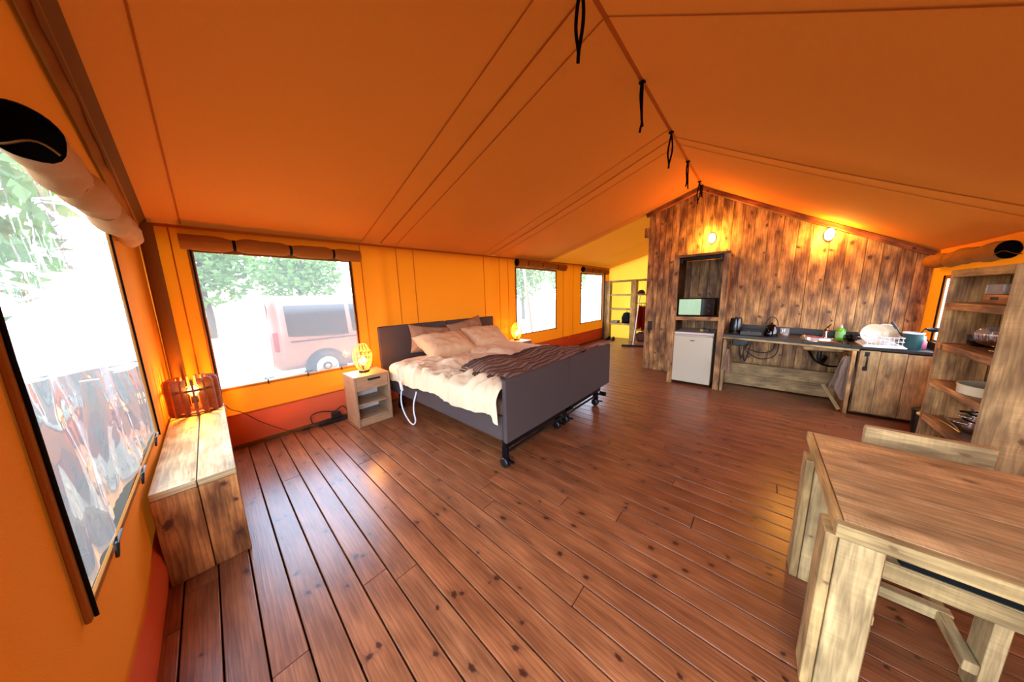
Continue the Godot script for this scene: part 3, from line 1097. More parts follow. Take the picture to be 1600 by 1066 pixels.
# ---------------------------------------------------------------- bed
func duvet_pt(s: float, z: float) -> Vector3:
	var xl := 1.645
	var xr := 3.86
	var top := 0.715
	var hem := 0.478 - 0.055 * smoothstep(2.3, 2.39, z) + 0.015 * sin(z * 6.0) + 0.004 * sin(z * 23.0)
	var r := 0.09
	var st := top - hem - r
	var arc := r * PI / 2
	var wid := xr - xl - 2 * r
	var p: Vector3
	var nn: Vector3
	var total := 2 * st + 2 * arc + wid
	var q := s * total
	if q < st:
		p = Vector3(xl, hem + q, z)
		nn = Vector3(-1, 0.1, 0)
	elif q < st + arc:
		var a := (q - st) / r
		p = Vector3(xl + r - cos(a) * r, top - r + sin(a) * r, z)
		nn = Vector3(-cos(a), sin(a), 0)
	elif q < st + arc + wid:
		p = Vector3(xl + r + q - st - arc, top, z)
		nn = Vector3.UP
	elif q < st + 2 * arc + wid:
		var a := (q - st - arc - wid) / r
		p = Vector3(xr - r + sin(a) * r, top - r + cos(a) * r, z)
		nn = Vector3(sin(a), cos(a), 0)
	else:
		p = Vector3(xr, top - r - (q - st - 2 * arc - wid), z)
		nn = Vector3(1, 0.1, 0)
	var near := exp(-maxf(0.0, p.x - xl) / 0.30)
	var side := clampf((top - p.y) / (top - hem), 0, 1)
	var ph := folds.get_noise_2d(z * 70, p.x * 25) * 5.0
	var sw := 1.0 - pow(absf(sin(z * 13.0 + ph * 1.4 + p.x * 2.0)), 0.6) * 1.6
	var fold := sw * 0.055 * near * (1.0 - 0.85 * side) * clampf((z - 0.5) * 4, 0, 1)
	fold += folds.get_noise_2d(z * 110 + 400, p.y * 40) * 0.05 * side
	fold += sin(z * 19.0 - ph * 1.3) * 0.014 * near
	var puff := folds.get_noise_2d(p.x * 42, z * 42 + 77) * 0.07 + folds.get_noise_2d(p.x * 120 + 9, z * 90) * 0.04 + folds.get_noise_2d(p.x * 230 + 90, z * 180) * 0.012
	puff += 0.025 * exp(-pow((p.x - 2.7) / 0.5, 2)) * exp(-pow((z - 0.9) / 0.35, 2))
	puff -= 0.035 * exp(-pow((z - 1.02 - 0.1 * (p.x - 2.2)) / 0.035, 2)) * smoothstep(1.8, 2.1, p.x) * (1 - smoothstep(2.9, 3.2, p.x))
	puff -= 0.03 * exp(-pow((p.x - 2.75 - 0.06 * sin(z * 5.0)) / 0.03, 2)) * (1.0 - side)
	# the outer foot corner hangs lower
	var e := smoothstep(0.42, 0.6, z)
	var o := p + nn.normalized() * (fold + puff * (1 - side * 0.5)) * lerpf(0.4, 1.0, e)
	o.y -= (1 - e) * 0.03
	return o

func pillow_mb(w: float, h: float, t: float, sd: int) -> MB:
	var nz := FastNoiseLite.new()
	nz.seed = sd
	nz.frequency = 0.02
	nz.fractal_octaves = 4
	var m := MB.new()
	for s in [1, -1]:
		m.grid(34, 26, func(u: float, v: float):
			var a := u * 2 - 1
			var b := v * 2 - 1
			var x := a * w / 2 * (1.0 - 0.10 * (1 - b * b))
			var y := b * h / 2 * (1.0 - 0.12 * (1 - a * a))
			var th: float = t / 2 * pow(maxf(0.0, 1 - a * a * a * a), 0.55) * pow(maxf(0.0, 1 - b * b * b * b), 0.55)
			var wr := nz.get_noise_2d(u * 190 + s * 500, v * 150) * 0.022 * minf(1.0, th / (t * 0.2))
			return Vector3(x, y, s * (th + wr)))
	return m

func build_bed() -> void:
	var o := thing("double_bed", "charcoal upholstered double care bed with two headboards and two footboards", "bed", Vector3(2.77, 0, 1.28))
	var off := Vector3(-2.77, 0, -1.28)
	for p in [[1.685, 2.762], [2.79, 3.87]]:
		var m := boxm(off + Vector3((p[0] + p[1]) / 2, 0.70, 0.095), Vector3(p[1] - p[0], 0.87, 0.06), 0.012)
		part(o, "headboard", m, M.charcoal)
	for p in [[1.70, 2.745], [2.752, 3.825]]:
		var m := boxm(off + Vector3((p[0] + p[1]) / 2, 0.54, 2.449), Vector3(p[1] - p[0], 0.565, 0.05), 0.012)
		part(o, "footboard", m, M.charcoal)
	for x in [1.725, 3.80]:
		part(o, "side_rail", boxm(off + Vector3(x, 0.375, 1.27), Vector3(0.035, 0.22, 2.29), 0.01), M.charcoal)
	for p in [[1.75, 2.765], [2.775, 3.78]]:
		part(o, "mattress", boxm(off + Vector3((p[0] + p[1]) / 2, 0.51, 1.27), Vector3(p[1] - p[0], 0.20, 2.27), 0.05), M.mattress_cloth)
	# steel under-frame
	for z in [0.30, 2.05]:
		part(o, "cross_bar", boxm(off + Vector3(2.76, 0.30, z), Vector3(2.0, 0.05, 0.04), 0.006), M.dark_metal)
	for s in [[1.72, 2.70], [2.80, 3.60]]:
		part(o, "foot_rail", boxm(off + Vector3((s[0] + s[1]) / 2, 0.225, 2.43), Vector3(s[1] - s[0], 0.05, 0.035), 0.006), M.dark_metal)
		part(o, "brake_bar", tubem([off + Vector3(s[0] + 0.04, 0.175, 2.45), off + Vector3(s[1] - 0.03, 0.175, 2.45)], 0.012, 8), M.dark_metal)
	for s in [[1.755, 2.40], [2.66, 2.36], [2.84, 2.36], [3.55, 2.40], [1.80, 0.35], [3.65, 0.35]]:
		var p := off + Vector3(s[0], 0, s[1])
		var lg := MB.new()
		lg.box(p + Vector3(0.02, 0.17, -0.02), Vector3(0.04, 0.20, 0.04), 0.005)
		lg.box(p + Vector3(0.0, 0.125, 0.0), Vector3(0.03, 0.14, 0.07), 0.006)
		var l := part(o, "leg", lg, M.dark_metal)
		var w := MB.new()
		for e in [-0.02, 0.02]:
			w.xf = Transform3D(Basis(Vector3(0, 1, 0), Vector3(-1, 0, 0), Vector3(0, 0, 1)), p + Vector3(e + 0.01, 0.0475, 0.0))
			w.lathe([Vector2(0, 0), Vector2(0.036, 0), Vector2(0.0465, 0.008), Vector2(0.0465, 0.018), Vector2(0.036, 0.026), Vector2(0, 0.026)], 20)
		part(l, "castor_wheel", w, M.black_plastic)
		var pd := MB.new()
		pd.box(p + Vector3(-0.005, 0.075, 0.065), Vector3(0.035, 0.015, 0.07), 0.006)
		part(l, "brake_pedal", pd, M.dark_metal)
	var jn := MB.new()
	jn.tube([off + Vector3(2.68, 0.19, 2.45), off + Vector3(2.83, 0.19, 2.45)], 0.028, 12)
	part(o, "coupling", jn, M.black_plastic)
	var kn := MB.new()
	kn.tube([off + Vector3(3.6, 0.14, 2.42), off + Vector3(3.70, 0.13, 2.44)], 0.01, 8)
	kn.tube([off + Vector3(3.69, 0.13, 2.40), off + Vector3(3.69, 0.13, 2.48)], 0.03, 12)
	part(o, "brake_knob", kn, M.dark_metal)
	# hand control on its cable
	var hc := MB.new()
	hc.xf = Transform3D(Basis(Vector3(0, 0, 1), 0.12), off + Vector3(1.612, 0.46, 0.80))
	hc.box(Vector3.ZERO, Vector3(0.022, 0.12, 0.05), 0.008)
	part(o, "hand_control", hc, M.white_plastic)
	var pts := [Vector3(1.612, 0.40, 0.80), Vector3(1.60, 0.28, 0.79), Vector3(1.60, 0.15, 0.83), Vector3(1.61, 0.04, 0.94), Vector3(1.625, 0.02, 1.01), Vector3(1.63, 0.08, 1.05), Vector3(1.64, 0.17, 1.01), Vector3(1.66, 0.27, 0.985), Vector3(1.71, 0.40, 0.98)]
	var sh := pts.map(func(q): return off + q)
	part(o, "control_cable", tubem(curve(sh), 0.009, 8), M.white_cable)
	# bedding
	var dv := MB.new()
	dv.grid(220, 200, func(u: float, v: float): return duvet_pt(u, lerpf(0.40, 2.422, v)))
	solo("duvet", "rumpled cream duvet hanging over the side of the bed", "duvet", dv, M.duvet)
	var up := func(at: Vector3, lean: float, roll: float, yaw: float) -> Transform3D:
		return Transform3D(Basis(Vector3.UP, yaw) * Basis(Vector3.RIGHT, -lean) * Basis(Vector3(0, 0, 1), roll), at)
	for q in [["brown pillow leaning on the headboard, nearer the first bedside lamp", Vector3(2.42, 0.885, 0.235), 0.36, -0.16, 0.0, 0.72, 0.44, 0.16, "pillow_brown", 3],
		["brown pillow leaning on the headboard, further from the first bedside lamp", Vector3(3.13, 0.935, 0.235), 0.32, 0.16, 0.0, 0.76, 0.42, 0.16, "pillow_brown", 9],
		["plump cream pillow lying on the duvet, nearer the first bedside lamp", Vector3(2.48, 0.815, 0.56), 1.05, -0.06, 0.10, 0.90, 0.56, 0.27, "pillow_case", 5],
		["plump cream pillow lying on the duvet, further from the first bedside lamp", Vector3(3.27, 0.83, 0.54), 1.0, -0.05, -0.12, 0.78, 0.54, 0.25, "pillow_case", 6]]:
		var p := solo("pillow", q[0], "pillow", pillow_mb(q[5], q[6], q[7], q[9]), M[q[8]], Vector3.ZERO, "pillows on the bed")
		p.transform = up.call(q[1], q[2], q[3], q[4])
	# throw with a knitted stripe
	var im := Image.create(256, 256, false, Image.FORMAT_RGB8)
	var r2 := RandomNumberGenerator.new()
	r2.seed = 4
	for y in 256:
		var s := sin(y * 0.32) * 0.5 + 0.5
		for x in 256:
			var k := clampf(s * 0.8 + r2.randf_range(-0.3, 0.3) + 0.15 * sin(x * 0.9 + y * 0.3), 0, 1)
			im.set_pixel(x, y, Color(0.30, 0.215, 0.18).lerp(Color(0.60, 0.46, 0.38), k))
	var tm := mat("throw_knit", Color(1, 1, 1), 0.98, 0.0, 0.2)
	tm.albedo_texture = ImageTexture.create_from_image(im)
	tm.uv1_scale = Vector3(2.0, 1.0, 1)
	var tp := func(u: float, v: float) -> Vector3:
		var x := lerpf(1.88, 3.68, u)
		var z := lerpf(1.73 + 0.03 * sin(u * 9.0), 2.43, v)
		var y := 0.770 + folds.get_noise_2d(x * 42, z * 42 + 77) * 0.07 + folds.get_noise_2d(x * 120 + 9, z * 90) * 0.025 + 0.010 * sin(z * 40.0 + folds.get_noise_2d(x * 50, z * 50) * 5) + 0.035 * smoothstep(0.6, 1.0, v)
		y = y - 0.05 * exp(-(x - 1.88) / 0.05)
		return Vector3(x, y, z)
	var tw := MB.new()
	tw.grid(120, 50, tp)
	var tb := MB.new()
	tb.grid(120, 50, func(u: float, v: float): return tp.call(u, v) - Vector3(0, 0.012, 0))
	var th := thing("throw_blanket", "dark brown knitted throw with a fringe across the foot of the bed", "blanket")
	part(th, "knit", tw, tm)
	part(th, "underside", tb, M.throw_dark)
	var fr := MB.new()
	for q in 100:
		var u := (q + r2.randf_range(-0.3, 0.3)) / 100.0
		var a: Vector3 = tp.call(clampf(u, 0, 1), 0.0)
		fr.tube([a + Vector3(0, -0.004, 0.01), a + Vector3(r2.randf_range(-0.01, 0.01), 0.004, -0.03), a + Vector3(r2.randf_range(-0.018, 0.018), -0.006, -0.105)], [0.010, 0.010, 0.007], 5)
	for q in 50:
		var v := q / 50.0
		var a: Vector3 = tp.call(0.0, v)
		fr.tube([a + Vector3(0.01, -0.004, 0), a + Vector3(-0.02, -0.01, r2.randf_range(-0.01, 0.01)), a + Vector3(-0.035, -0.035, r2.randf_range(-0.015, 0.015))], [0.006, 0.006, 0.003], 5)
	part(th, "fringe", fr, M.throw_dark, "", "stuff")

# ---------------------------------------------------------------- bench, lamps, bedside tables
func build_bench_corner() -> void:
	var o := thing("bench", "low chest-like bench of thick scaffold planks under the gable window", "bench", Vector3(-0.02, 0, 0.90))
	var off := Vector3(0.02, 0, -0.90)
	for x in [[-0.178, -0.014], [-0.011, 0.141]]:
		var m := scaf(0.04)
		m.box(off + Vector3((x[0] + x[1]) / 2, 0.532, 0.945), Vector3(x[1] - x[0], 0.04, 1.61), 0.004, 2)
		part(o, "top_plank", m, M.pale_wood)
		for z in [1.727, 0.165]:
			var e := brown(0.03)
			e.col = Color(0.86, 0.66, 0.50)
			e.box(off + Vector3((x[0] + x[1]) / 2, 0.256, z), Vector3(x[1] - x[0], 0.511, 0.045), 0.004, 1)
			part(o, "end_plank", e, M.brown_wood)
	for x in [-0.16, 0.122]:
		var e := scaf(0.05)
		e.box(off + Vector3(x, 0.26, 0.945), Vector3(0.03, 0.50, 1.51), 0.003, 2)
		part(o, "side_panel", e, M.scaffold_wood)
	# drum lamp of upright slats
	var L := thing("drum_lamp", "round table lamp of upright wooden slats standing on the bench", "lamp", Vector3(-0.025, 0.552, 0.27))
	var H := 0.315
	var R := 0.158
	for k in 15:
		var t := TAU * (k + 0.35) / 15
		var m := oak(0.12)
		m.xf = Transform3D(Basis(Vector3.UP, t), Vector3.ZERO)
		var prof := []
		for q in [[-0.04, 0.0], [0.012, 0.0], [0.028, 0.02], [0.028, H - 0.03], [0.022, H - 0.012], [0.008, H], [-0.04, H]]:
			prof.append(Vector2(q[0] + R - 0.02, q[1]))
		m.prism(prof, -0.007, 0.007)
		part(L, "slat", m, M.lamp_wood)
	for y in [0.018, 0.215]:
		var rg := MB.new()
		rg.lathe([Vector2(0.10, y - 0.007), Vector2(0.135, y - 0.007), Vector2(0.135, y + 0.007), Vector2(0.10, y + 0.007), Vector2(0.10, y - 0.007)], 40)
		part(L, "ring", rg, M.lamp_wood)
	var bar := MB.new()
	bar.box(Vector3(0, 0.018, 0), Vector3(0.22, 0.012, 0.03), 0.003)
	part(L, "base_bar", bar, M.lamp_wood)
	part(L, "socket", lathem([Vector2(0.0, 0.024), Vector2(0.012, 0.024), Vector2(0.012, 0.08), Vector2(0.022, 0.085), Vector2(0.022, 0.135), Vector2(0.016, 0.145), Vector2(0, 0.145)], 16), M.black_plastic)
	bulb(L, Vector3(0, 0.150, 0), 0.038, LAMP * 0.55)
	part(L, "cord", tubem(curve([Vector3(0.10, 0.006, 0.0), Vector3(0.17, 0.004, 0.01), Vector3(0.20, -0.05, 0.0), Vector3(0.28, -0.14, -0.10), Vector3(0.40, -0.30, -0.17), Vector3(0.55, -0.44, -0.17), Vector3(0.66, -0.515, -0.16), Vector3(0.76, -0.53, -0.165), Vector3(0.86, -0.54, -0.17), Vector3(0.98, -0.545, -0.14)], 7), 0.004, 6), M.black_plastic)
	part(L, "cord_switch", boxm(Vector3(0.775, -0.528, -0.165), Vector3(0.075, 0.022, 0.026), 0.008), M.black_plastic)
	# bedside tables
	var n := thing("bedside_table", "oak bedside table with one drawer and two open shelves, beside the power strip", "bedside table", Vector3(1.377, 0, 0.374), "bedside tables")
	var W := 0.408
	var D := 0.378
	var Hn := 0.617
	for s in [-1, 1]:
		var m := oak()
		m.box(Vector3(s * (W / 2 - 0.011), (Hn - 0.02) / 2, 0), Vector3(0.022, Hn - 0.02, D), 0.002, 1)
		part(n, "side_panel", m, M.oak)
	var m2 := oak()
	m2.box(Vector3(0, Hn - 0.010, 0), Vector3(W, 0.02, D), 0.002, 0)
	part(n, "top", m2, M.oak)
	for y in [0.085, 0.268]:
		var m := oak()
		m.box(Vector3(0, y, -0.005), Vector3(W - 0.046, 0.018, D - 0.03), 0.002, 0)
		part(n, "shelf", m, M.oak)
	var pl := oak()
	pl.box(Vector3(0, 0.038, D / 2 - 0.02), Vector3(W - 0.046, 0.074, 0.02), 0.002, 0)
	part(n, "plinth", pl, M.oak)
	part(n, "back_panel", boxm(Vector3(0, 0.30, -D / 2 + 0.006), Vector3(W - 0.046, 0.58, 0.006), 0.001), M.white_board)
	var df := oak()
	df.box(Vector3(0, 0.520, D / 2 - 0.012), Vector3(W - 0.050, 0.150, 0.02), 0.002, 0)
	var dr := part(n, "drawer", df, M.oak)
	part(dr, "handle", boxm(Vector3(0.02, 0.567, D / 2 + 0.004), Vector3(0.145, 0.022, 0.014), 0.003), M.black_plastic)
	copy(n, "bedside_table", "oak bedside table on the far side of the bed, only its top showing", Vector3(4.30, 0, 0.375))
	var q := rattan_lamp("glowing rattan lantern lamp on the bedside table by the large window", Vector3(1.372, Hn, 0.34))
	copy(q, "rattan_lamp", "glowing rattan lantern lamp on the far bedside table behind the bed", Vector3(4.33, Hn, 0.31), 0.6)
	# power strip and adapter
	var ps := thing("power_strip", "black power strip with plugs lying at the wall beside the bedside table", "power strip", Vector3(1.02, 0, 0.115))
	part(ps, "body", boxm(Vector3(0, 0.024, 0), Vector3(0.30, 0.046, 0.06), 0.008), M.black_plastic)
	for k in 3:
		part(ps, "outlet", lathem([Vector2(0.0, 0.046), Vector2(0.021, 0.046), Vector2(0.022, 0.05), Vector2(0.018, 0.05), Vector2(0.017, 0.047)], 16, Vector3(-0.1 + k * 0.05, 0, 0)), M.black_plastic)
	part(ps, "strip_cable", tubem(curve([Vector3(-0.14, 0.03, 0.0), Vector3(-0.2, 0.06, -0.02), Vector3(-0.2, 0.15, -0.03), Vector3(-0.1, 0.17, -0.03), Vector3(0.03, 0.135, -0.02), Vector3(0.13, 0.17, -0.02), Vector3(0.17, 0.11, 0.0), Vector3(0.16, 0.05, 0.03)]), 0.007, 7), M.black_plastic)
	solo("power_adapter", "black power adapter block plugged into the power strip", "adapter", boxm(Vector3(0, 0.04, 0), Vector3(0.10, 0.075, 0.055), 0.01), M.black_plastic, Vector3(1.065, 0.0475, 0.115))

func bulb(L: Node3D, at: Vector3, r: float, e: float) -> void:
	var b := MB.new()
	var prof := []
	for k in 14:
		var t := k / 13.0
		var rr := r * sin(PI * pow(t, 0.8)) if t > 0.02 else 0.0
		prof.append(Vector2(maxf(rr, 0.0 if t > 0.9 else 0.012 * (1 - t)), t * r * 2.6))
	b.lathe(prof, 16, at)
	part(L, "bulb", b, M.bulb_glow)
	var l := OmniLight3D.new()
	l.name = "bulb_light"
	l.light_color = Color(1.0, 0.62, 0.22)
	l.light_energy = e
	l.omni_range = 12.0
	l.omni_attenuation = 2.0
	l.light_size = 0.02
	l.shadow_enabled = true
	l.position = at + Vector3(0, r * 1.5, 0)
	L.add_child(l)

func rattan_lamp(label: String, at: Vector3) -> Node3D:
	var o := thing("rattan_lamp", label, "lamp", at, "rattan bedside lamps")
	part(o, "base", lathem([Vector2(0, 0.0), Vector2(0.058, 0.0), Vector2(0.060, 0.006), Vector2(0.058, 0.026), Vector2(0, 0.026)], 24), M.black_plastic)
	part(o, "socket", lathem([Vector2(0.014, 0.026), Vector2(0.014, 0.085), Vector2(0.0, 0.085)], 12), M.black_plastic)
	var rad := func(y: float) -> float:
		var t := clampf((y - 0.03) / 0.32, 0, 1)
		return 0.052 + 0.055 * pow(sin(PI * clampf(t, 0.0, 1.0)), 0.9)
	for s in [1, -1]:
		for k in 14:
			var pts := []
			for q in 13:
				var y := 0.03 + 0.32 * q / 12.0
				var t: float = TAU * k / 14 + s * 0.5 * q / 12.0
				var r: float = rad.call(y) + s * 0.002
				pts.append(Vector3(cos(t) * r, y, sin(t) * r))
			part(o, "cage_rib", tubem(pts, 0.0034, 5), M.rattan)
	for y in [0.03, 0.13, 0.19, 0.25, 0.35]:
		var pts := []
		for q in 25:
			var t := TAU * q / 24
			pts.append(Vector3(cos(t) * rad.call(y), y, sin(t) * rad.call(y)))
		part(o, "hoop", tubem(pts, 0.004, 5), M.rattan)
	bulb(o, Vector3(0, 0.085, 0), 0.046, LAMP * 0.5)
	part(o, "cord", tubem(curve([Vector3(0.05, 0.008, -0.02), Vector3(0.09, 0.005, -0.05), Vector3(0.12, 0.02, -0.10), Vector3(0.13, 0.01, -0.15), Vector3(0.13, -0.2, -0.20)]), 0.004, 6), M.black_plastic)
	return o

# ---------------------------------------------------------------- kitchen along the partition
func ct(z: float) -> float:     # height of the slightly sloping worktop
	return 0.885 - 0.042 * (z - 3.6)

func on_top(x: float, z: float) -> Vector3:
	return Vector3(x, ct(z), z)

func build_kitchen() -> void:
	# recess for the fridge
	var o := thing("fridge_recess", "tall open timber recess frame holding the fridge and the microwave", "shelf unit", Vector3(5.55, 0, 3.23))
	var off := Vector3(-5.55, 0, -3.23)
	for z in [2.925, 3.558]:
		var m := brown(0.06)
		m.box(off + Vector3(5.25, 1.015, z), Vector3(0.05, 2.03, 0.075), 0.004, 1)
		part(o, "post", m, M.brown_wood, "front post")
		var s := brown(0.08)
		s.box(off + Vector3(5.59, 1.015, z), Vector3(0.625, 2.03, 0.03), 0.003, 1)
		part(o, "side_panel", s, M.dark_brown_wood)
	var tp := brown(0.06)
	tp.box(off + Vector3(5.565, 2.05, 3.242), Vector3(0.68, 0.035, 0.71), 0.004, 2)
	part(o, "top", tp, M.brown_wood)
	var sf := brown(0.06)
	sf.box(off + Vector3(5.56, 1.085, 3.242), Vector3(0.64, 0.06, 0.60), 0.004, 2)
	part(o, "shelf", sf, M.brown_wood)
	var rl := MB.new()
	rl.box(off + Vector3(5.30, 2.005, 3.242), Vector3(0.03, 0.035, 0.58), 0.004)
	part(o, "rail", rl, M.dark_metal)
	for z in [2.99, 3.49]:
		part(o, "rail_bracket", boxm(off + Vector3(5.285, 1.985, z), Vector3(0.04, 0.07, 0.025), 0.005), M.black_plastic)
	# fridge
	var f := thing("fridge", "small white undercounter fridge standing in the timber recess", "fridge", Vector3(5.55, 0, 3.215))
	part(f, "cabinet", boxm(Vector3(0.02, 0.44, 0), Vector3(0.55, 0.80, 0.535), 0.012), M.white_enamel)
	part(f, "door", boxm(Vector3(-0.285, 0.425, 0), Vector3(0.05, 0.765, 0.535), 0.012), M.white_enamel)
	part(f, "top_cover", boxm(Vector3(-0.0, 0.848, 0), Vector3(0.62, 0.035, 0.54), 0.008), M.white_plastic)
	part(f, "grip_strip", boxm(Vector3(-0.312, 0.815, 0), Vector3(0.008, 0.012, 0.50), 0.002), M.white_plastic)
	part(f, "badge", boxm(Vector3(-0.3115, 0.735, 0.0), Vector3(0.004, 0.012, 0.062), 0.001), M.dark_metal)
	for z in [-0.22, 0.22]:
		part(f, "foot", lathem([Vector2(0, 0), Vector2(0.02, 0), Vector2(0.02, 0.045), Vector2(0, 0.045)], 12, Vector3(-0.22, 0, z)), M.black_plastic)
	var ft := thing("kitchen_timer", "small black box with a pale face lying on top of the fridge", "timer", Vector3(5.42, 0.866, 3.36))
	part(ft, "case", boxm(Vector3(0, 0.025, 0), Vector3(0.06, 0.05, 0.09), 0.008), M.black_plastic)
	part(ft, "face", boxm(Vector3(-0.031, 0.026, -0.055), Vector3(0.01, 0.032, 0.045), 0.003), M.yellow_plastic)
	# microwave
	var mw := thing("microwave", "black microwave with a mirrored door on the shelf above the fridge", "microwave", Vector3(5.50, 1.115, 3.205))
	part(mw, "case", boxm(Vector3(0.02, 0.145, 0), Vector3(0.36, 0.27, 0.50), 0.01), M.black_plastic)
	part(mw, "door_glass", boxm(Vector3(-0.166, 0.145, -0.085), Vector3(0.012, 0.255, 0.32), 0.004), mat("mirror_glass", Color(0.46, 0.48, 0.40), 0.03, 1.0))
	part(mw, "control_panel", boxm(Vector3(-0.164, 0.145, 0.165), Vector3(0.012, 0.255, 0.155), 0.004), M.black_gloss)
	for y in [0.085, 0.165]:
		var kn := MB.new()
		kn.xf = Transform3D(Basis(Vector3(0, 1, 0), Vector3(-1, 0, 0), Vector3(0, 0, 1)), Vector3(-0.170, y, 0.17))
		kn.lathe([Vector2(0.024, 0), Vector2(0.022, 0.016), Vector2(0, 0.017)], 20)
		part(mw, "knob", kn, M.dark_metal)
	for q in [[-0.12, -0.2], [-0.12, 0.2], [0.12, -0.2], [0.12, 0.2]]:
		part(mw, "foot", lathem([Vector2(0.014, 0), Vector2(0.014, 0.012), Vector2(0, 0.012)], 10, Vector3(q[0], 0, q[1])), M.black_plastic)
	# worktop
	var wt := thing("worktop", "dark grey kitchen worktop with a sink cut-out along the plank partition", "worktop", Vector3(5.5, 0, 4.5))
	var slope := Basis(Vector3.RIGHT, atan(0.042))
	var W := func(x0: float, x1: float, z0: float, z1: float, y0: float, y1: float, m: MB, g: int) -> MB:
		var zc := (z0 + z1) / 2
		m.xf = Transform3D(slope, Vector3((x0 + x1) / 2 - 5.5, ct(zc) + (y0 + y1) / 2, zc - 4.5))
		m.box(Vector3.ZERO, Vector3(x1 - x0, y1 - y0, z1 - z0), 0.004, g)
		return m
	for q in [[5.13, 5.895, 3.60, 4.40], [5.13, 5.23, 4.40, 4.80], [5.66, 5.895, 4.40, 4.80], [5.13, 5.895, 4.80, 5.435]]:
		part(wt, "slab", W.call(q[0], q[1], q[2], q[3], -0.035, 0.0, MB.new(), 2), M.grey_counter)
	part(wt, "splashback", W.call(5.875, 5.913, 3.60, 5.435, 0.0, 0.085, MB.new(), 2), M.grey_counter)
	part(wt, "side_splash", W.call(5.15, 5.875, 5.405, 5.435, 0.0, 0.075, MB.new(), 0), M.grey_counter)
	part(wt, "front_batten", W.call(5.145, 5.185, 3.60, 4.87, -0.066, -0.036, scaf(0.03), 2), M.scaffold_wood)
	# sink
	var sk := thing("sink", "round-cornered steel sink let into the dark worktop", "sink", Vector3(5.445, ct(4.6), 4.60))
	var rim := MB.new()
	rim.xf = Transform3D(slope, Vector3.ZERO)
	var rr := func(t: float, a: float, b: float) -> Vector3:
		var ca := cos(t)
		var sa := sin(t)
		return Vector3(signf(ca) * pow(absf(ca), 0.5) * a, 0, signf(sa) * pow(absf(sa), 0.5) * b)
	rim.grid(48, 8, func(u: float, v: float):
		var t: float = u * TAU
		var prof := [[0.225, 0.205, 0.002], [0.222, 0.202, 0.005], [0.200, 0.180, 0.004], [0.194, 0.174, -0.004], [0.190, 0.170, -0.06], [0.182, 0.162, -0.115], [0.165, 0.145, -0.132], [0.05, 0.05, -0.137], [0.001, 0.001, -0.137]]
		var p = prof[int(round(v * 8))]
		return rr.call(t, p[0], p[1]) + Vector3(0, p[2], 0))
	part(sk, "bowl", rim, M.steel)
	part(sk, "bowl_underside", boxm(Vector3(0, -0.085, 0), Vector3(0.41, 0.09, 0.37), 0.03), M.scaffold_wood)
	part(sk, "drain_pipe", tubem(curve([Vector3(0, -0.13, 0), Vector3(0, -0.24, 0), Vector3(0.02, -0.30, 0.03), Vector3(0.08, -0.27, 0.06), Vector3(0.2, -0.26, 0.08), Vector3(0.38, -0.28, 0.09)]), 0.022, 10), M.black_plastic)
	part(sk, "waste_hose", tubem(curve([Vector3(0.18, -0.14, -0.1), Vector3(0.1, -0.30, -0.02), Vector3(0.12, -0.36, 0.1), Vector3(0.25, -0.38, 0.2)]), 0.012, 8), M.dark_metal)
	var fa := thing("faucet", "dark chrome kitchen tap behind the steel sink", "tap", on_top(5.72, 4.655))
	part(fa, "body", lathem([Vector2(0.028, 0), Vector2(0.028, 0.01), Vector2(0.02, 0.016), Vector2(0.02, 0.10), Vector2(0.017, 0.11), Vector2(0, 0.112)], 16), M.chrome)
	part(fa, "spout", tubem(curve([Vector3(0, 0.08, 0), Vector3(-0.06, 0.125, 0), Vector3(-0.14, 0.135, 0), Vector3(-0.18, 0.105, 0)]), 0.011, 10), M.chrome)
	part(fa, "lever", tubem([Vector3(0, 0.11, 0), Vector3(-0.02, 0.14, 0.01), Vector3(-0.07, 0.185, 0.03)], [0.016, 0.010, 0.007], 8), M.chrome)
	# under the worktop
	var bp := thing("low_plank_box", "two pale planks on edge under the open part of the worktop", "planks", Vector3(5.72, 0, 4.24))
	for k in 2:
		var m := scaf(0.04)
		m.box(Vector3(0, 0.10 + k * 0.175, 0), Vector3(0.035, 0.172, 1.22), 0.003, 2)
		part(bp, "plank", m, M.scaffold_wood)
	for z in [-0.55, 0.55]:
		var m := brown()
		m.box(Vector3(0.05, 0.18, z), Vector3(0.06, 0.34, 0.045), 0.003, 1)
		part(bp, "support", m, M.dark_brown_wood)
	var lg := thing("worktop_support", "plank leg with a slanting brace between the sink and the cabinet door", "support", Vector3(5.4, 0, 4.82))
	var m1 := brown(0.03)
	m1.box(Vector3(0.06, 0.385, 0.015), Vector3(0.62, 0.77, 0.035), 0.003, 1)
	part(lg, "side_plank", m1, M.brown_wood)
	var m2 := brown(0.03)
	m2.xf = Transform3D(Basis(Vector3.RIGHT, -0.5), Vector3(-0.16, 0.16, -0.10))
	m2.box(Vector3.ZERO, Vector3(0.04, 0.34, 0.035), 0.003, 1)
	part(lg, "brace", m2, M.scaffold_wood)
	var ll := thing("worktop_prop", "pale upright plank leg of the worktop next to the fridge recess", "support", Vector3(5.30, 0, 3.625))
	var m3 := scaf(0.03)
	m3.box(Vector3(0, 0.40, 0), Vector3(0.16, 0.80, 0.035), 0.003, 1)
	part(ll, "plank", m3, M.scaffold_wood)
	# cabinet
	var cb := thing("kitchen_cabinet", "base cabinet with a pale plank door and black pull handle", "cabinet", Vector3(5.5, 0, 5.13))
	var zc0 := 4.872
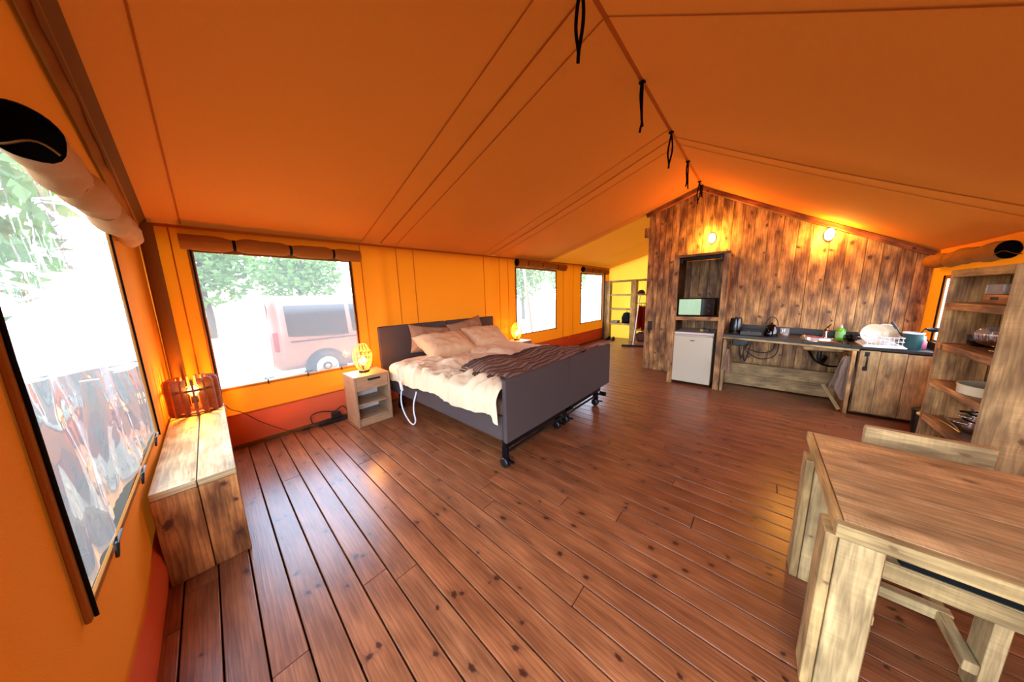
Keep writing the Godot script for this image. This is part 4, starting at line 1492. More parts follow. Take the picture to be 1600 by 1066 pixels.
	for k in 3:
		var za: float = [4.872, 5.02, 5.20][k]
		var zb: float = [5.02, 5.20, 5.40][k]
		var h := ct((za + zb) / 2) - 0.045 - 0.05
		var m := scaf(0.05)
		m.col = m.col * Color(0.98, 0.86, 0.74)
		m.box(Vector3(5.145 - 5.5, 0.05 + h / 2, (za + zb) / 2 - 5.13), Vector3(0.03, h, zb - za - (0.004 if k == 2 else 0.0015)), 0.003, 1)
		if k < 2:
			part(cb, "door_plank", m, M.scaffold_wood)
		else:
			part(cb, "fixed_plank", m, M.scaffold_wood)
	var bd := brown()
	bd.box(Vector3(0.035, 0.39, 0.0), Vector3(0.68, 0.74, 0.52), 0.003, 1)
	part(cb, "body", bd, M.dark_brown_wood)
	var hd := MB.new()
	hd.tube(curve([Vector3(-0.365, 0.735, -0.205), Vector3(-0.40, 0.72, -0.205), Vector3(-0.405, 0.66, -0.205), Vector3(-0.40, 0.60, -0.205), Vector3(-0.365, 0.585, -0.205)]), 0.008, 8)
	hd.box(Vector3(-0.372, 0.745, -0.205), Vector3(0.008, 0.05, 0.035), 0.003)
	hd.box(Vector3(-0.372, 0.575, -0.205), Vector3(0.008, 0.05, 0.035), 0.003)
	part(cb, "handle", hd, M.black_plastic)
	# towels
	towel("tea_towel", "small pale tea towel hanging by the fridge recess post", Vector3(5.12, 0.665, 3.675), 0.13, 0.35, 31, M.towel)
	towel("tea_towel", "large grey tea towel hanging beside the cabinet door", Vector3(5.15, 0.70, 4.79), 0.22, 0.50, 32, M.towel_grey)
	# cables and sockets under the worktop
	var cs := thing("under_worktop_socket", "black socket block with looping cables under the left end of the worktop", "socket", Vector3(5.88, 0.70, 3.78))
	part(cs, "block", boxm(Vector3(-0.02, 0, 0), Vector3(0.06, 0.16, 0.20), 0.01), M.black_plastic)
	for q in [[0.0, -0.28, 0.05, 0.0], [0.05, -0.32, 0.10, 0.0], [0.08, -0.16, 0.38, 0.1], [0.09, -0.26, 0.42, 0.08]]:
		part(cs, "cable", tubem(curve([Vector3(-0.05, -0.04, q[0]), Vector3(-0.07, q[1] * 0.6, q[0] + 0.0), Vector3(-0.06, q[1], (q[0] + q[2]) / 2), Vector3(-0.05, q[1] * 0.7, q[2]), Vector3(-0.04, q[3], q[2] + 0.03)]), 0.006, 6), M.black_plastic)
	# things on the worktop
	var kt := thing("electric_kettle", "dark grey jug kettle at the left end of the worktop", "kettle", on_top(5.45, 3.72))
	part(kt, "base", lathem([Vector2(0, 0), Vector2(0.085, 0), Vector2(0.085, 0.018), Vector2(0.07, 0.022), Vector2(0, 0.022)], 24), M.black_plastic)
	part(kt, "jug", lathem([Vector2(0, 0.022), Vector2(0.078, 0.022), Vector2(0.08, 0.05), Vector2(0.068, 0.20), Vector2(0.064, 0.215), Vector2(0, 0.222)], 28), mat("kettle_grey", Color(0.10, 0.11, 0.12), 0.2))
	part(kt, "spout", tubem([Vector3(-0.05, 0.19, -0.02), Vector3(-0.09, 0.205, -0.035)], [0.022, 0.014], 10), M.black_plastic)
	part(kt, "handle", tubem(curve([Vector3(0.05, 0.20, 0.02), Vector3(0.12, 0.205, 0.04), Vector3(0.125, 0.10, 0.04), Vector3(0.07, 0.05, 0.02)]), 0.012, 8), M.black_plastic)
	part(kt, "lid_knob", lathem([Vector2(0.02, 0.22), Vector2(0.018, 0.235), Vector2(0, 0.238)], 14), M.black_plastic)
	var hb := thing("cutlery_tray", "shallow black tray of small pale pieces beside the kettle", "tray", on_top(5.36, 3.90))
	var tr := MB.new()
	tr.box(Vector3(0, 0.006, 0), Vector3(0.26, 0.012, 0.23), 0.003)
	for s in [-1, 1]:
		tr.box(Vector3(s * 0.125, 0.028, 0), Vector3(0.012, 0.05, 0.23), 0.003)
		tr.box(Vector3(0, 0.028, s * 0.11), Vector3(0.26, 0.05, 0.012), 0.003)
	part(hb, "tray", tr, M.black_plastic)
	for k in 4:
		solo("tea_packet", ["pale packet at the kettle end of the black tray", "second pale packet from the kettle in the black tray", "third pale packet from the kettle in the black tray", "pale packet in the black tray, furthest from the kettle"][k], "packet", boxm(Vector3.ZERO, Vector3(0.07, 0.03, 0.034), 0.004), M.amber, on_top(5.33 + 0.03 * (k % 2), 3.90) + Vector3(0, 0.028, -0.075 + 0.05 * k), "packets in the black tray", rng.randf_range(-0.25, 0.25))
	var mk := thing("stovetop_kettle", "black pot-bellied kettle with a hoop handle on the worktop", "kettle", on_top(5.34, 4.11))
	part(mk, "body", lathem([Vector2(0, 0), Vector2(0.072, 0), Vector2(0.075, 0.02), Vector2(0.068, 0.08), Vector2(0.048, 0.135), Vector2(0.044, 0.15), Vector2(0.03, 0.165), Vector2(0.0, 0.168)], 28), M.black_gloss)
	part(mk, "lid_knob", lathem([Vector2(0.01, 0.165), Vector2(0.015, 0.185), Vector2(0.0, 0.192)], 12), M.black_gloss)
	part(mk, "spout", tubem(curve([Vector3(-0.05, 0.06, -0.02), Vector3(-0.09, 0.09, -0.04), Vector3(-0.105, 0.13, -0.05)]), 0.013, 8), M.black_gloss)
	var hp := []
	for k in 17:
		var t := PI * k / 16
		hp.append(Vector3(0, 0.15 + sin(t) * 0.115, cos(t) * 0.062))
	part(mk, "handle", tubem(hp, 0.0055, 8), M.black_plastic)
	var gl := thing("drinking_glass", "ribbed drinking glass right of the hoop-handled kettle", "glass", on_top(5.48, 4.25))
	part(gl, "tumbler", lathem([Vector2(0, 0.001), Vector2(0.042, 0.001), Vector2(0.048, 0.03), Vector2(0.05, 0.11), Vector2(0.047, 0.11), Vector2(0.045, 0.03), Vector2(0.038, 0.012), Vector2(0, 0.01)], 28), M.clear_glass)
	part(gl, "rind", lathem([Vector2(0, 0.012), Vector2(0.036, 0.013), Vector2(0.043, 0.04), Vector2(0.0, 0.042)], 20), M.amber)
	var dc := thing("dish_brush", "pink handled dish brush lying behind the sink edge", "brush", on_top(5.60, 4.48))
	part(dc, "handle", tubem([Vector3(0.0, 0.016, -0.02), Vector3(-0.06, 0.02, 0.06), Vector3(-0.12, 0.014, 0.13)], [0.012, 0.009, 0.008], 8), M.pink_plastic)
	part(dc, "bristles", lathem([Vector2(0, 0.0), Vector2(0.024, 0.0), Vector2(0.02, 0.03), Vector2(0, 0.03)], 14, Vector3(0.0, 0, -0.03)), M.amber, "", "stuff")
	part(solo_thing("drain_plug", "white round sink cover lying at the front of the sink", "plug", on_top(5.185, 4.50)), "disc", lathem([Vector2(0, 0), Vector2(0.038, 0), Vector2(0.034, 0.012), Vector2(0, 0.016)], 20), M.ceramic)
	var sp := thing("soap_bottle", "green washing-up liquid bottle with a white cap right of the tap", "bottle", on_top(5.56, 4.765))
	var sb := MB.new()
	sb.lathe([Vector2(0, 0), Vector2(0.040, 0), Vector2(0.043, 0.01), Vector2(0.043, 0.12), Vector2(0.030, 0.145), Vector2(0.013, 0.155), Vector2(0, 0.156)], 24, Vector3.ZERO, 0.7, 1.0)
	part(sp, "body", sb, M.green_soap)
	var lb := MB.new()
	lb.lathe([Vector2(0.0438, 0.03), Vector2(0.0438, 0.112)], 24, Vector3.ZERO, 0.7, 1.0)
	part(sp, "label_band", lb, M.soap_label)
	part(sp, "cap", lathem([Vector2(0.014, 0.155), Vector2(0.014, 0.175), Vector2(0.007, 0.182), Vector2(0.006, 0.20), Vector2(0, 0.2)], 14), M.white_plastic)
	var cu := thing("black_mug", "low black mug between the soap bottle and the dish rack", "mug", on_top(5.55, 4.87))
	part(cu, "cup", lathem([Vector2(0, 0.0), Vector2(0.038, 0.0), Vector2(0.046, 0.02), Vector2(0.048, 0.085), Vector2(0.044, 0.085), Vector2(0.04, 0.02), Vector2(0, 0.012)], 24), M.black_gloss)
	part(cu, "handle", tubem(curve([Vector3(-0.01, 0.07, -0.046), Vector3(-0.01, 0.066, -0.078), Vector3(-0.01, 0.03, -0.074), Vector3(-0.01, 0.022, -0.044)]), 0.006, 8), M.black_gloss)
	# dish rack
	var dk := thing("dish_rack", "white wire dish rack on a pale drip tray on the worktop", "dish rack", on_top(5.32, 5.03))
	part(dk, "drip_tray", boxm(Vector3(0, 0.01, 0), Vector3(0.42, 0.018, 0.30), 0.006), M.white_board)
	for s in [-1, 1]:
		for y in [0.03, 0.075, 0.12]:
			part(dk, "long_wire", tubem([Vector3(-0.18, y, s * 0.13), Vector3(0.18, y, s * 0.13)], 0.0035, 6), M.white_plastic)
	for s in [-1, 1]:
		for y in [0.03, 0.075, 0.12]:
			part(dk, "cross_wire", tubem([Vector3(s * 0.18, y, -0.13), Vector3(s * 0.18, y, 0.13)], 0.0035, 6), M.white_plastic)
	for k in 9:
		var z := -0.12 + 0.03 * k
		part(dk, "upright_wire", tubem([Vector3(-0.182, 0.02, z), Vector3(-0.182, 0.125, z)], 0.0025, 5), M.white_plastic)
	for k in 8:
		var x := -0.16 + 0.045 * k
		part(dk, "plate_slot_wire", tubem(curve([Vector3(x, 0.03, -0.12), Vector3(x, 0.09, -0.03), Vector3(x, 0.03, 0.12)], 3), 0.0025, 5), M.white_plastic)
	var pl := thing("dinner_plate", "", "plate", on_top(5.30, 4.965) + Vector3(0, 0.115, 0), "plates standing in the dish rack")
	pl.set_meta("label", "cream plate standing upright in the dish rack, the front one")
	var pm := lathem([Vector2(0, 0.0), Vector2(0.07, 0.0), Vector2(0.085, 0.01), Vector2(0.108, 0.02), Vector2(0.11, 0.023), Vector2(0.085, 0.016), Vector2(0.07, 0.006), Vector2(0, 0.006)], 36)
	part(pl, "dish", pm, M.ceramic)
	pl.rotation = Vector3(0.0, 0.25, PI / 2 - 0.18)
	pl.position += Vector3(-0.03, 0.02, 0.0)
	var p2 := copy(pl, "dinner_plate", "cream plate standing upright in the dish rack, behind the front plate", pl.position + Vector3(0.07, 0.0, 0.01))
	p2.rotation = pl.rotation
	var bw := thing("mixing_bowl", "cream bowl turned up against the plates in the dish rack", "bowl", on_top(5.36, 5.02) + Vector3(0.03, 0.12, 0.03))
	part(bw, "bowl", lathem([Vector2(0, 0.0), Vector2(0.04, 0.0), Vector2(0.09, 0.035), Vector2(0.105, 0.08), Vector2(0.10, 0.08), Vector2(0.085, 0.04), Vector2(0.04, 0.008), Vector2(0, 0.006)], 32), M.ceramic)
	bw.rotation = Vector3(0.15, 0.4, PI / 2 - 0.5)
	part(solo_thing("wine_glass", "clear glass standing in the front of the dish rack", "glass", on_top(5.20, 5.06) + Vector3(0, 0.02, 0)), "glass", lathem([Vector2(0, 0), Vector2(0.03, 0.0), Vector2(0.034, 0.09), Vector2(0.031, 0.09), Vector2(0.027, 0.006), Vector2(0, 0.006)], 20), M.clear_glass)
	# utensils
	var uj := thing("utensil_pot", "dark teal pot holding cooking utensils right of the dish rack", "pot", on_top(5.26, 5.235))
	part(uj, "pot", lathem([Vector2(0, 0.0), Vector2(0.062, 0.0), Vector2(0.07, 0.175), Vector2(0.066, 0.175), Vector2(0.058, 0.008), Vector2(0, 0.008)], 28), M.teal_plastic)
	part(uj, "rim", lathem([Vector2(0.066, 0.172), Vector2(0.073, 0.172), Vector2(0.073, 0.186), Vector2(0.066, 0.186), Vector2(0.066, 0.172)], 28), M.white_plastic)
	var sl := thing("ladle", "black ladle leaning right out of the teal pot", "ladle", on_top(5.27, 5.25) + Vector3(0, 0.02, 0))
	part(sl, "handle", tubem([Vector3(0, 0, -0.02), Vector3(0.01, 0.15, 0.03), Vector3(0.01, 0.215, 0.06)], 0.006, 8), M.black_plastic)
	var lh := MB.new()
	lh.xf = Transform3D(Basis(Vector3(0, 0, 1), 0.1), Vector3(0.01, 0.20, 0.115))
	lh.lathe([Vector2(0, -0.03), Vector2(0.035, -0.018), Vector2(0.056, 0.012), Vector2(0.053, 0.012), Vector2(0.03, -0.012), Vector2(0, -0.022)], 20, Vector3.ZERO, 0.8, 1.15)
	part(sl, "scoop", lh, M.black_plastic)
	var sp2 := thing("spatula", "dark wooden spatula leaning left out of the teal pot", "spatula", on_top(5.28, 5.21) + Vector3(0, 0.02, 0))
	part(sp2, "handle", tubem([Vector3(0, 0, 0.02), Vector3(0, 0.13, -0.05), Vector3(0, 0.20, -0.085)], 0.007, 8), M.black_plastic)
	var sh := MB.new()
	sh.xf = Transform3D(Basis(Vector3.RIGHT, -0.5), Vector3(0, 0.235, -0.108))
	sh.box(Vector3.ZERO, Vector3(0.012, 0.09, 0.022), 0.004)
	part(sp2, "blade", sh, M.black_plastic)
	var pb := thing("pink_bottle", "small pale pink bottle right of the teal utensil pot", "bottle", on_top(5.36, 5.33))
	part(pb, "body", lathem([Vector2(0, 0), Vector2(0.026, 0), Vector2(0.028, 0.01), Vector2(0.028, 0.08), Vector2(0.012, 0.1), Vector2(0, 0.1)], 18), M.pink_plastic)
	part(pb, "cap", lathem([Vector2(0.016, 0.098), Vector2(0.016, 0.14), Vector2(0, 0.142)], 14), M.white_plastic)
	# waste bin between cabinet and shelving
	var bn := thing("waste_bin", "black waste bin with a pale lid rim between the cabinet and the shelving", "bin", Vector3(4.80, 0, 5.31))
	part(bn, "bucket", lathem([Vector2(0, 0), Vector2(0.085, 0), Vector2(0.105, 0.26), Vector2(0.10, 0.26), Vector2(0.08, 0.01), Vector2(0, 0.01)], 24), M.black_plastic)
	part(bn, "lid", lathem([Vector2(0.108, 0.255), Vector2(0.11, 0.275), Vector2(0.06, 0.30), Vector2(0, 0.305)], 24), M.black_plastic)
	var bl := MB.new()
	bl.xf = Transform3D(Basis(Vector3(0, 0, 1), 0.35), Vector3(-0.10, 0.25, -0.04))
	bl.lathe([Vector2(0, 0), Vector2(0.055, 0.0), Vector2(0.06, 0.012), Vector2(0.045, 0.02), Vector2(0, 0.02)], 20, Vector3.ZERO, 0.7, 1.1)
	part(bn, "pedal_cap", bl, M.yellow_plastic)

func solo_thing(called: String, label: String, category: String, at: Vector3) -> Node3D:
	return thing(called, label, category, at)

func towel(called: String, label: String, at: Vector3, w: float, h: float, sd: int, m: Material) -> void:
	var o := thing(called, label, "towel", at)
	var nz := FastNoiseLite.new()
	nz.seed = sd
	nz.frequency = 0.02
	for s in [0.0, 0.006]:
		var g := MB.new()
		g.grid(30, 30, func(u: float, v: float):
			var a := (u - 0.5)
			var spread := lerpf(0.15, 1.0, pow(v, 0.6))
			var y := -v * h * (1.0 - 0.22 * absf(a) * 2.0 * (0.5 + 0.5 * nz.get_noise_2d(u * 90, 0)) - 0.12 * sin(u * 7.0 + sd))
			return Vector3(0.02 + s + cos(a * 17.0 + nz.get_noise_2d(u * 50, v * 30) * 3) * 0.018 * minf(1.0, v * 3.0), y, a * w * spread + nz.get_noise_2d(v * 70, u * 20) * 0.012))
		part(o, "cloth" if s == 0.0 else "cloth_back", g, m)
	part(o, "hook", tubem(curve([Vector3(0.06, 0.02, 0), Vector3(0.02, 0.012, 0), Vector3(0.0, 0.0, 0), Vector3(0.0, 0.02, 0)]), 0.005, 6), M.dark_metal)

# ---------------------------------------------------------------- tall shelving
func build_shelving() -> void:
	var o := thing("shelving", "tall open shelving of scaffold planks against the right wall", "shelving", Vector3(3.28, 0, 5.16))
	var off := Vector3(-3.28, 0, -5.16)
	for k in 2:
		var m := scaf(0.03)
		var za: float = [4.93, 5.14][k]
		var zb: float = [5.139, 5.36][k]
		m.col = m.col * Color(1.3, 1.2, 1.02)  # side planks brightened in colour for light they do not receive
		m.box(off + Vector3(2.958, 0.80, (za + zb) / 2), Vector3(0.034, 1.60, zb - za), 0.004, 1)
		part(o, "side_plank", m, M.scaffold_wood)
		var n := brown(0.06)
		n.box(off + Vector3(3.618, 0.80, (za + zb) / 2), Vector3(0.034, 1.60, zb - za), 0.004, 1)
		part(o, "side_plank", n, M.brown_wood)
	var topb := scaf(0.03)
	topb.col = Color(0.95, 0.78, 0.6)
	topb.box(off + Vector3(3.288, 1.575, 5.145), Vector3(0.624, 0.05, 0.43), 0.004, 0)
	part(o, "top", topb, M.scaffold_wood)
	for y in [1.358, 1.078, 0.812, 0.545, 0.12]:
		var s := brown(0.08)
		s.col = Color(1.0, 0.86, 0.72)
		s.box(off + Vector3(3.288, y, 5.135), Vector3(0.624, 0.046, 0.41), 0.004, 0)
		part(o, "shelf", s, M.brown_wood)
	for k in 4:
		var b := brown(0.1)
		b.box(off + Vector3(3.053 + 0.157 * k, 0.78, 5.352), Vector3(0.154, 1.54, 0.016), 0.002, 1)
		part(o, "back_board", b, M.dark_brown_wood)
	var d := brown(0.05)
	d.box(off + Vector3(3.35, 1.22, 5.335), Vector3(0.035, 0.24, 0.02), 0.003, 1)
	part(o, "back_batten", d, M.brown_wood)
	# on the upper shelf
	var tb := thing("serving_box", "orange brown wooden box with a slot grip on the upper shelf", "box", Vector3(3.33, 1.381, 5.08))
	var wm := brown(0.02)
	wm.col = Color(1.1, 0.75, 0.45)
	wm.box(Vector3(0, 0.028, 0), Vector3(0.25, 0.055, 0.14), 0.004, 0)
	part(tb, "box", wm, M.brown_wood)
	part(tb, "grip_slot", boxm(Vector3(0.0, 0.032, -0.071), Vector3(0.075, 0.018, 0.004), 0.002), M.black_plastic)
	var gb := thing("glass_dish", "clear glass dish standing on the wooden box on the upper shelf", "glass dish", Vector3(3.38, 1.437, 5.08))
	var gd := MB.new()
	for s in [-1, 1]:
		gd.box(Vector3(s * 0.088, 0.03, 0), Vector3(0.006, 0.06, 0.12), 0.002)
		gd.box(Vector3(0, 0.03, s * 0.06), Vector3(0.18, 0.06, 0.006), 0.002)
	gd.box(Vector3(0, 0.003, 0), Vector3(0.18, 0.006, 0.12), 0.002)
	part(gb, "dish", gd, M.clear_glass)
	var gp := thing("glass_lid", "clear glass lid leaning against the wooden box on the upper shelf", "loose_lid", Vector3(3.50, 1.381, 5.10))  # a loose flat glass lid
	var gm := MB.new()
	gm.xf = Transform3D(Basis(Vector3(0, 0, 1), -0.35), Vector3(0, 0.065, 0))
	gm.box(Vector3.ZERO, Vector3(0.008, 0.13, 0.12), 0.003)
	part(gp, "plate", gm, M.clear_glass)
	var bt := thing("black_pan", "flat black pan at the far end of the upper shelf", "pan", Vector3(3.53, 1.381, 5.22))
	part(bt, "pan", lathem([Vector2(0, 0), Vector2(0.055, 0), Vector2(0.068, 0.032), Vector2(0.065, 0.032), Vector2(0.05, 0.006), Vector2(0, 0.006)], 24), M.black_plastic)
	part(bt, "handle", boxm(Vector3(-0.10, 0.028, -0.06), Vector3(0.12, 0.012, 0.018), 0.004), M.black_plastic)
	# second shelf
	var po := thing("dark_pot", "dark glass cooking pot with a lid on the second shelf", "pot", Vector3(3.49, 1.101, 5.08))
	part(po, "body", lathem([Vector2(0, 0), Vector2(0.062, 0), Vector2(0.075, 0.02), Vector2(0.078, 0.075), Vector2(0.074, 0.075), Vector2(0.07, 0.02), Vector2(0, 0.01)], 28), M.black_gloss)
	part(po, "lid", lathem([Vector2(0.079, 0.075), Vector2(0.07, 0.088), Vector2(0.03, 0.10), Vector2(0, 0.102)], 28), M.clear_glass)
	part(po, "lid_knob", lathem([Vector2(0.006, 0.10), Vector2(0.014, 0.115), Vector2(0, 0.12)], 12), M.black_plastic)
	var cs := thing("coupe_dish", "ribbed steel and glass footed dish on the second shelf", "dish", Vector3(3.275, 1.101, 5.06))
	var fl := MB.new()
	fl.grid(96, 6, func(u: float, v: float):
		var t := u * TAU
		var p = [[0.022, 0.022], [0.05, 0.03], [0.082, 0.045], [0.096, 0.065], [0.10, 0.085], [0.102, 0.105], [0.10, 0.105]][int(round(v * 6))]
		var r: float = p[0] * (1.0 + 0.035 * sin(t * 24.0))
		return Vector3(cos(t) * r, p[1], sin(t) * r))
	part(cs, "bowl", fl, M.steel)
	part(cs, "foot", lathem([Vector2(0, 0), Vector2(0.045, 0), Vector2(0.042, 0.006), Vector2(0.012, 0.012), Vector2(0.012, 0.024), Vector2(0, 0.026)], 24), M.steel)
	part(cs, "glass_cover", lathem([Vector2(0.10, 0.105), Vector2(0.09, 0.13), Vector2(0.05, 0.15), Vector2(0.0, 0.156)], 28), M.clear_glass)
	part(cs, "cover_knob", lathem([Vector2(0.008, 0.155), Vector2(0.014, 0.17), Vector2(0, 0.176)], 12), M.clear_glass)
	# third shelf
	var ci := thing("cake_tin", "round cream cake tin on the third shelf", "tin", Vector3(3.24, 0.835, 5.06))
	part(ci, "tin", lathem([Vector2(0, 0), Vector2(0.125, 0), Vector2(0.127, 0.052), Vector2(0.121, 0.052), Vector2(0.119, 0.006), Vector2(0, 0.006)], 36), M.cream_tin)
	part(ci, "rolled_rim", lathem([Vector2(0.121, 0.049), Vector2(0.130, 0.049), Vector2(0.130, 0.057), Vector2(0.121, 0.057), Vector2(0.121, 0.049)], 36), M.cream_tin)
	var bk := thing("baking_tray", "thin dark baking tray standing behind the cake tin on the third shelf", "tray", Vector3(3.36, 0.835, 5.28))
	part(bk, "tray", boxm(Vector3(0, 0.004, 0), Vector3(0.40, 0.008, 0.10), 0.003), M.dark_metal)
	part(bk, "raised_edge", boxm(Vector3(0, 0.016, -0.05), Vector3(0.40, 0.024, 0.006), 0.002), M.dark_metal)
	# fourth shelf
	for k in 3:
		var r: float = [0.105, 0.094, 0.083][k]
		var sp := thing("saucepan", ["largest steel saucepan at the bottom of the stack on the low shelf", "middle steel saucepan in the stack on the low shelf", "smallest steel saucepan on top of the stack on the low shelf"][k], "saucepan", Vector3(3.29, 0.569 + 0.042 * k, 5.10), "stacked steel saucepans")
		part(sp, "pan", lathem([Vector2(0, 0), Vector2(r - 0.006, 0), Vector2(r, 0.006), Vector2(r, 0.075), Vector2(r + 0.004, 0.078), Vector2(r - 0.003, 0.078), Vector2(r - 0.004, 0.008), Vector2(0, 0.006)], 36), M.steel)
		part(sp, "handle", tubem(curve([Vector3(-0.3 * r, 0.06, -0.95 * r), Vector3(-0.8 * r, 0.065, -1.5 * r), Vector3(-1.0 * r, 0.07, -1.85 * r)]) if k == 2 else curve([Vector3(-0.35 * r, 0.06, -0.93 * r), Vector3(-0.1 * r, 0.062, -1.3 * r), Vector3(0.3 * r, 0.06, -0.95 * r)]), 0.006, 8), M.black_plastic if k == 2 else M.steel)
	var tg := thing("tongs", "pair of steel tongs lying in front of the saucepan stack", "tongs", Vector3(3.33, 0.569, 4.975))
	for s in [-1, 1]:
		part(tg, "arm", tubem([Vector3(-0.12, 0.012, -0.004), Vector3(0.0, 0.014, s * 0.012), Vector3(0.12, 0.01, s * 0.022)], 0.006, 6), M.steel)
	var kf := thing("kitchen_knife", "long knife with a black handle lying across the low shelf", "knife", Vector3(3.44, 0.569, 5.01))
	part(kf, "blade", boxm(Vector3(0.10, 0.008, 0.0), Vector3(0.16, 0.003, 0.022), 0.001), M.steel)
	part(kf, "handle", boxm(Vector3(-0.05, 0.009, 0.0), Vector3(0.13, 0.016, 0.02), 0.005), M.black_plastic)

# ---------------------------------------------------------------- table and chair
func build_table() -> void:
	var o := thing("dining_table", "scaffold-plank dining table in the foreground, leather-brown top and thick slab legs", "table", Vector3(1.885, 0, 4.82))
	o.set_meta("label", "scaffold-plank dining table with thick slab legs, nearest the camera")
	var off := Vector3(-1.885, 0, -4.82)
	var n := 5
	for k in n:
		var xa := 1.512 + k * (2.297 - 1.512) / n
		var xb := 1.512 + (k + 1) * (2.297 - 1.512) / n
		var m := scaf(0.06)
		m.col = m.col * Color(1.5, 1.34, 1.2)
		m.box(off + Vector3((xa + xb) / 2, 0.691, 4.82), Vector3(xb - xa - 0.0012, 0.05, 1.15), 0.0025, 2)
		part(o, "top_plank", m, M.table_wood)
	for s in [[1.476, 1.511, "front"], [2.298, 2.306, "back"]]:
		var m := scaf(0.02)
		m.col = Color(1.05, 0.98, 0.86)
		m.box(off + Vector3((s[0] + s[1]) / 2, 0.690, 4.82), Vector3(s[1] - s[0], 0.052, 1.192), 0.004, 2)
		part(o, "edge_strip", m, M.scaffold_wood)
	for z in [4.2345, 5.4055]:
		var m := scaf(0.02)
		m.col = Color(1.08, 0.85, 0.6)
		m.box(off + Vector3(1.9045, 0.690, z), Vector3(0.786, 0.052, 0.019), 0.004, 0)
		part(o, "end_strip", m, M.scaffold_wood)
	for z in [4.193, 5.30]:
		for x in [[1.485, 1.60], [2.032, 2.15]]:
			var zb: Array = [4.236, 4.335] if z < 4.5 else [5.30, 5.366]
			var zs: Array = [4.203, 4.235] if z < 4.5 else [5.367, 5.40]
			var a := scaf(0.03)
			a.box(off + Vector3(x[0] + 0.06, 0.333, (zb[0] + zb[1]) / 2), Vector3(0.12, 0.664, zb[1] - zb[0]), 0.005, 1)
			a.col = Color(0.90, 0.84, 0.72)
			var leg := part(o, "leg", a, M.scaffold_wood)
			var c2 := scaf(0.03)
			c2.col = Color(0.94, 0.87, 0.74)  # leg plank tint lowered to offset strong doorway light
			c2.box(off + Vector3(x[0] + 0.06, 0.333, (zs[0] + zs[1]) / 2), Vector3(0.12, 0.664, zs[1] - zs[0]), 0.005, 1)
			part(leg, "side_plank", c2, M.scaffold_wood)
	var ap := scaf(0.02)
	ap.box(off + Vector3(2.20, 0.63, 4.8), Vector3(0.03, 0.07, 1.0), 0.003, 2)
	part(o, "apron", ap, M.scaffold_wood)
	# chair on the far side, pushed under
	var c := thing("dining_chair", "scaffold-wood chair pushed under the far side of the dining table", "chair", Vector3(2.12, 0, 4.63))
	var oc := Vector3(-2.12, 0, -4.63)
	for k in 2:
		var m := scaf(0.04)
		m.box(oc + Vector3(1.96 + k * 0.30, 0.412, 4.58), Vector3(0.298, 0.036, 0.50), 0.004, 2)
		part(c, "seat_plank", m, M.scaffold_wood)
	var fr := scaf(0.02)
	fr.col = Color(0.85, 0.85, 0.78)
	fr.box(oc + Vector3(1.822, 0.388, 4.58), Vector3(0.03, 0.075, 0.50), 0.004, 2)
	part(c, "seat_rail", fr, M.scaffold_wood)
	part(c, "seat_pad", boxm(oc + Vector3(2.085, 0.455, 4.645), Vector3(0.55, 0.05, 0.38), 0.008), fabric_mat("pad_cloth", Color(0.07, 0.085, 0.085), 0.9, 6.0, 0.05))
	for z in [4.352, 4.665]:
		var m := scaf(0.03)
		m.box(oc + Vector3(1.875, 0.196, z + 0.02), Vector3(0.10, 0.392, 0.038), 0.004, 1)
		part(c, "front_leg", m, M.scaffold_wood)
		var b := scaf(0.03)
		b.box(oc + Vector3(2.495, 0.37, 4.48 if z < 4.5 else 4.78), Vector3(0.045, 0.74, 0.05), 0.004, 1)
		part(c, "back_leg", b, M.scaffold_wood)
		var st := scaf(0.03)
		st.box(oc + Vector3(2.10, 0.13, z + 0.062 if z < 4.5 else z - 0.018), Vector3(0.56, 0.045, 0.035), 0.004, 0)
		part(c, "side_stretcher", st, M.scaffold_wood)
	var cs := scaf(0.03)
	cs.box(oc + Vector3(2.05, 0.13, 4.56), Vector3(0.045, 0.05, 0.225), 0.004, 2)
	part(c, "cross_stretcher", cs, M.scaffold_wood)
	var bk := scaf(0.03)
	bk.box(oc + Vector3(2.455, 0.705, 4.635), Vector3(0.035, 0.115, 0.375), 0.004, 2)
	part(c, "back_rest", bk, M.scaffold_wood)

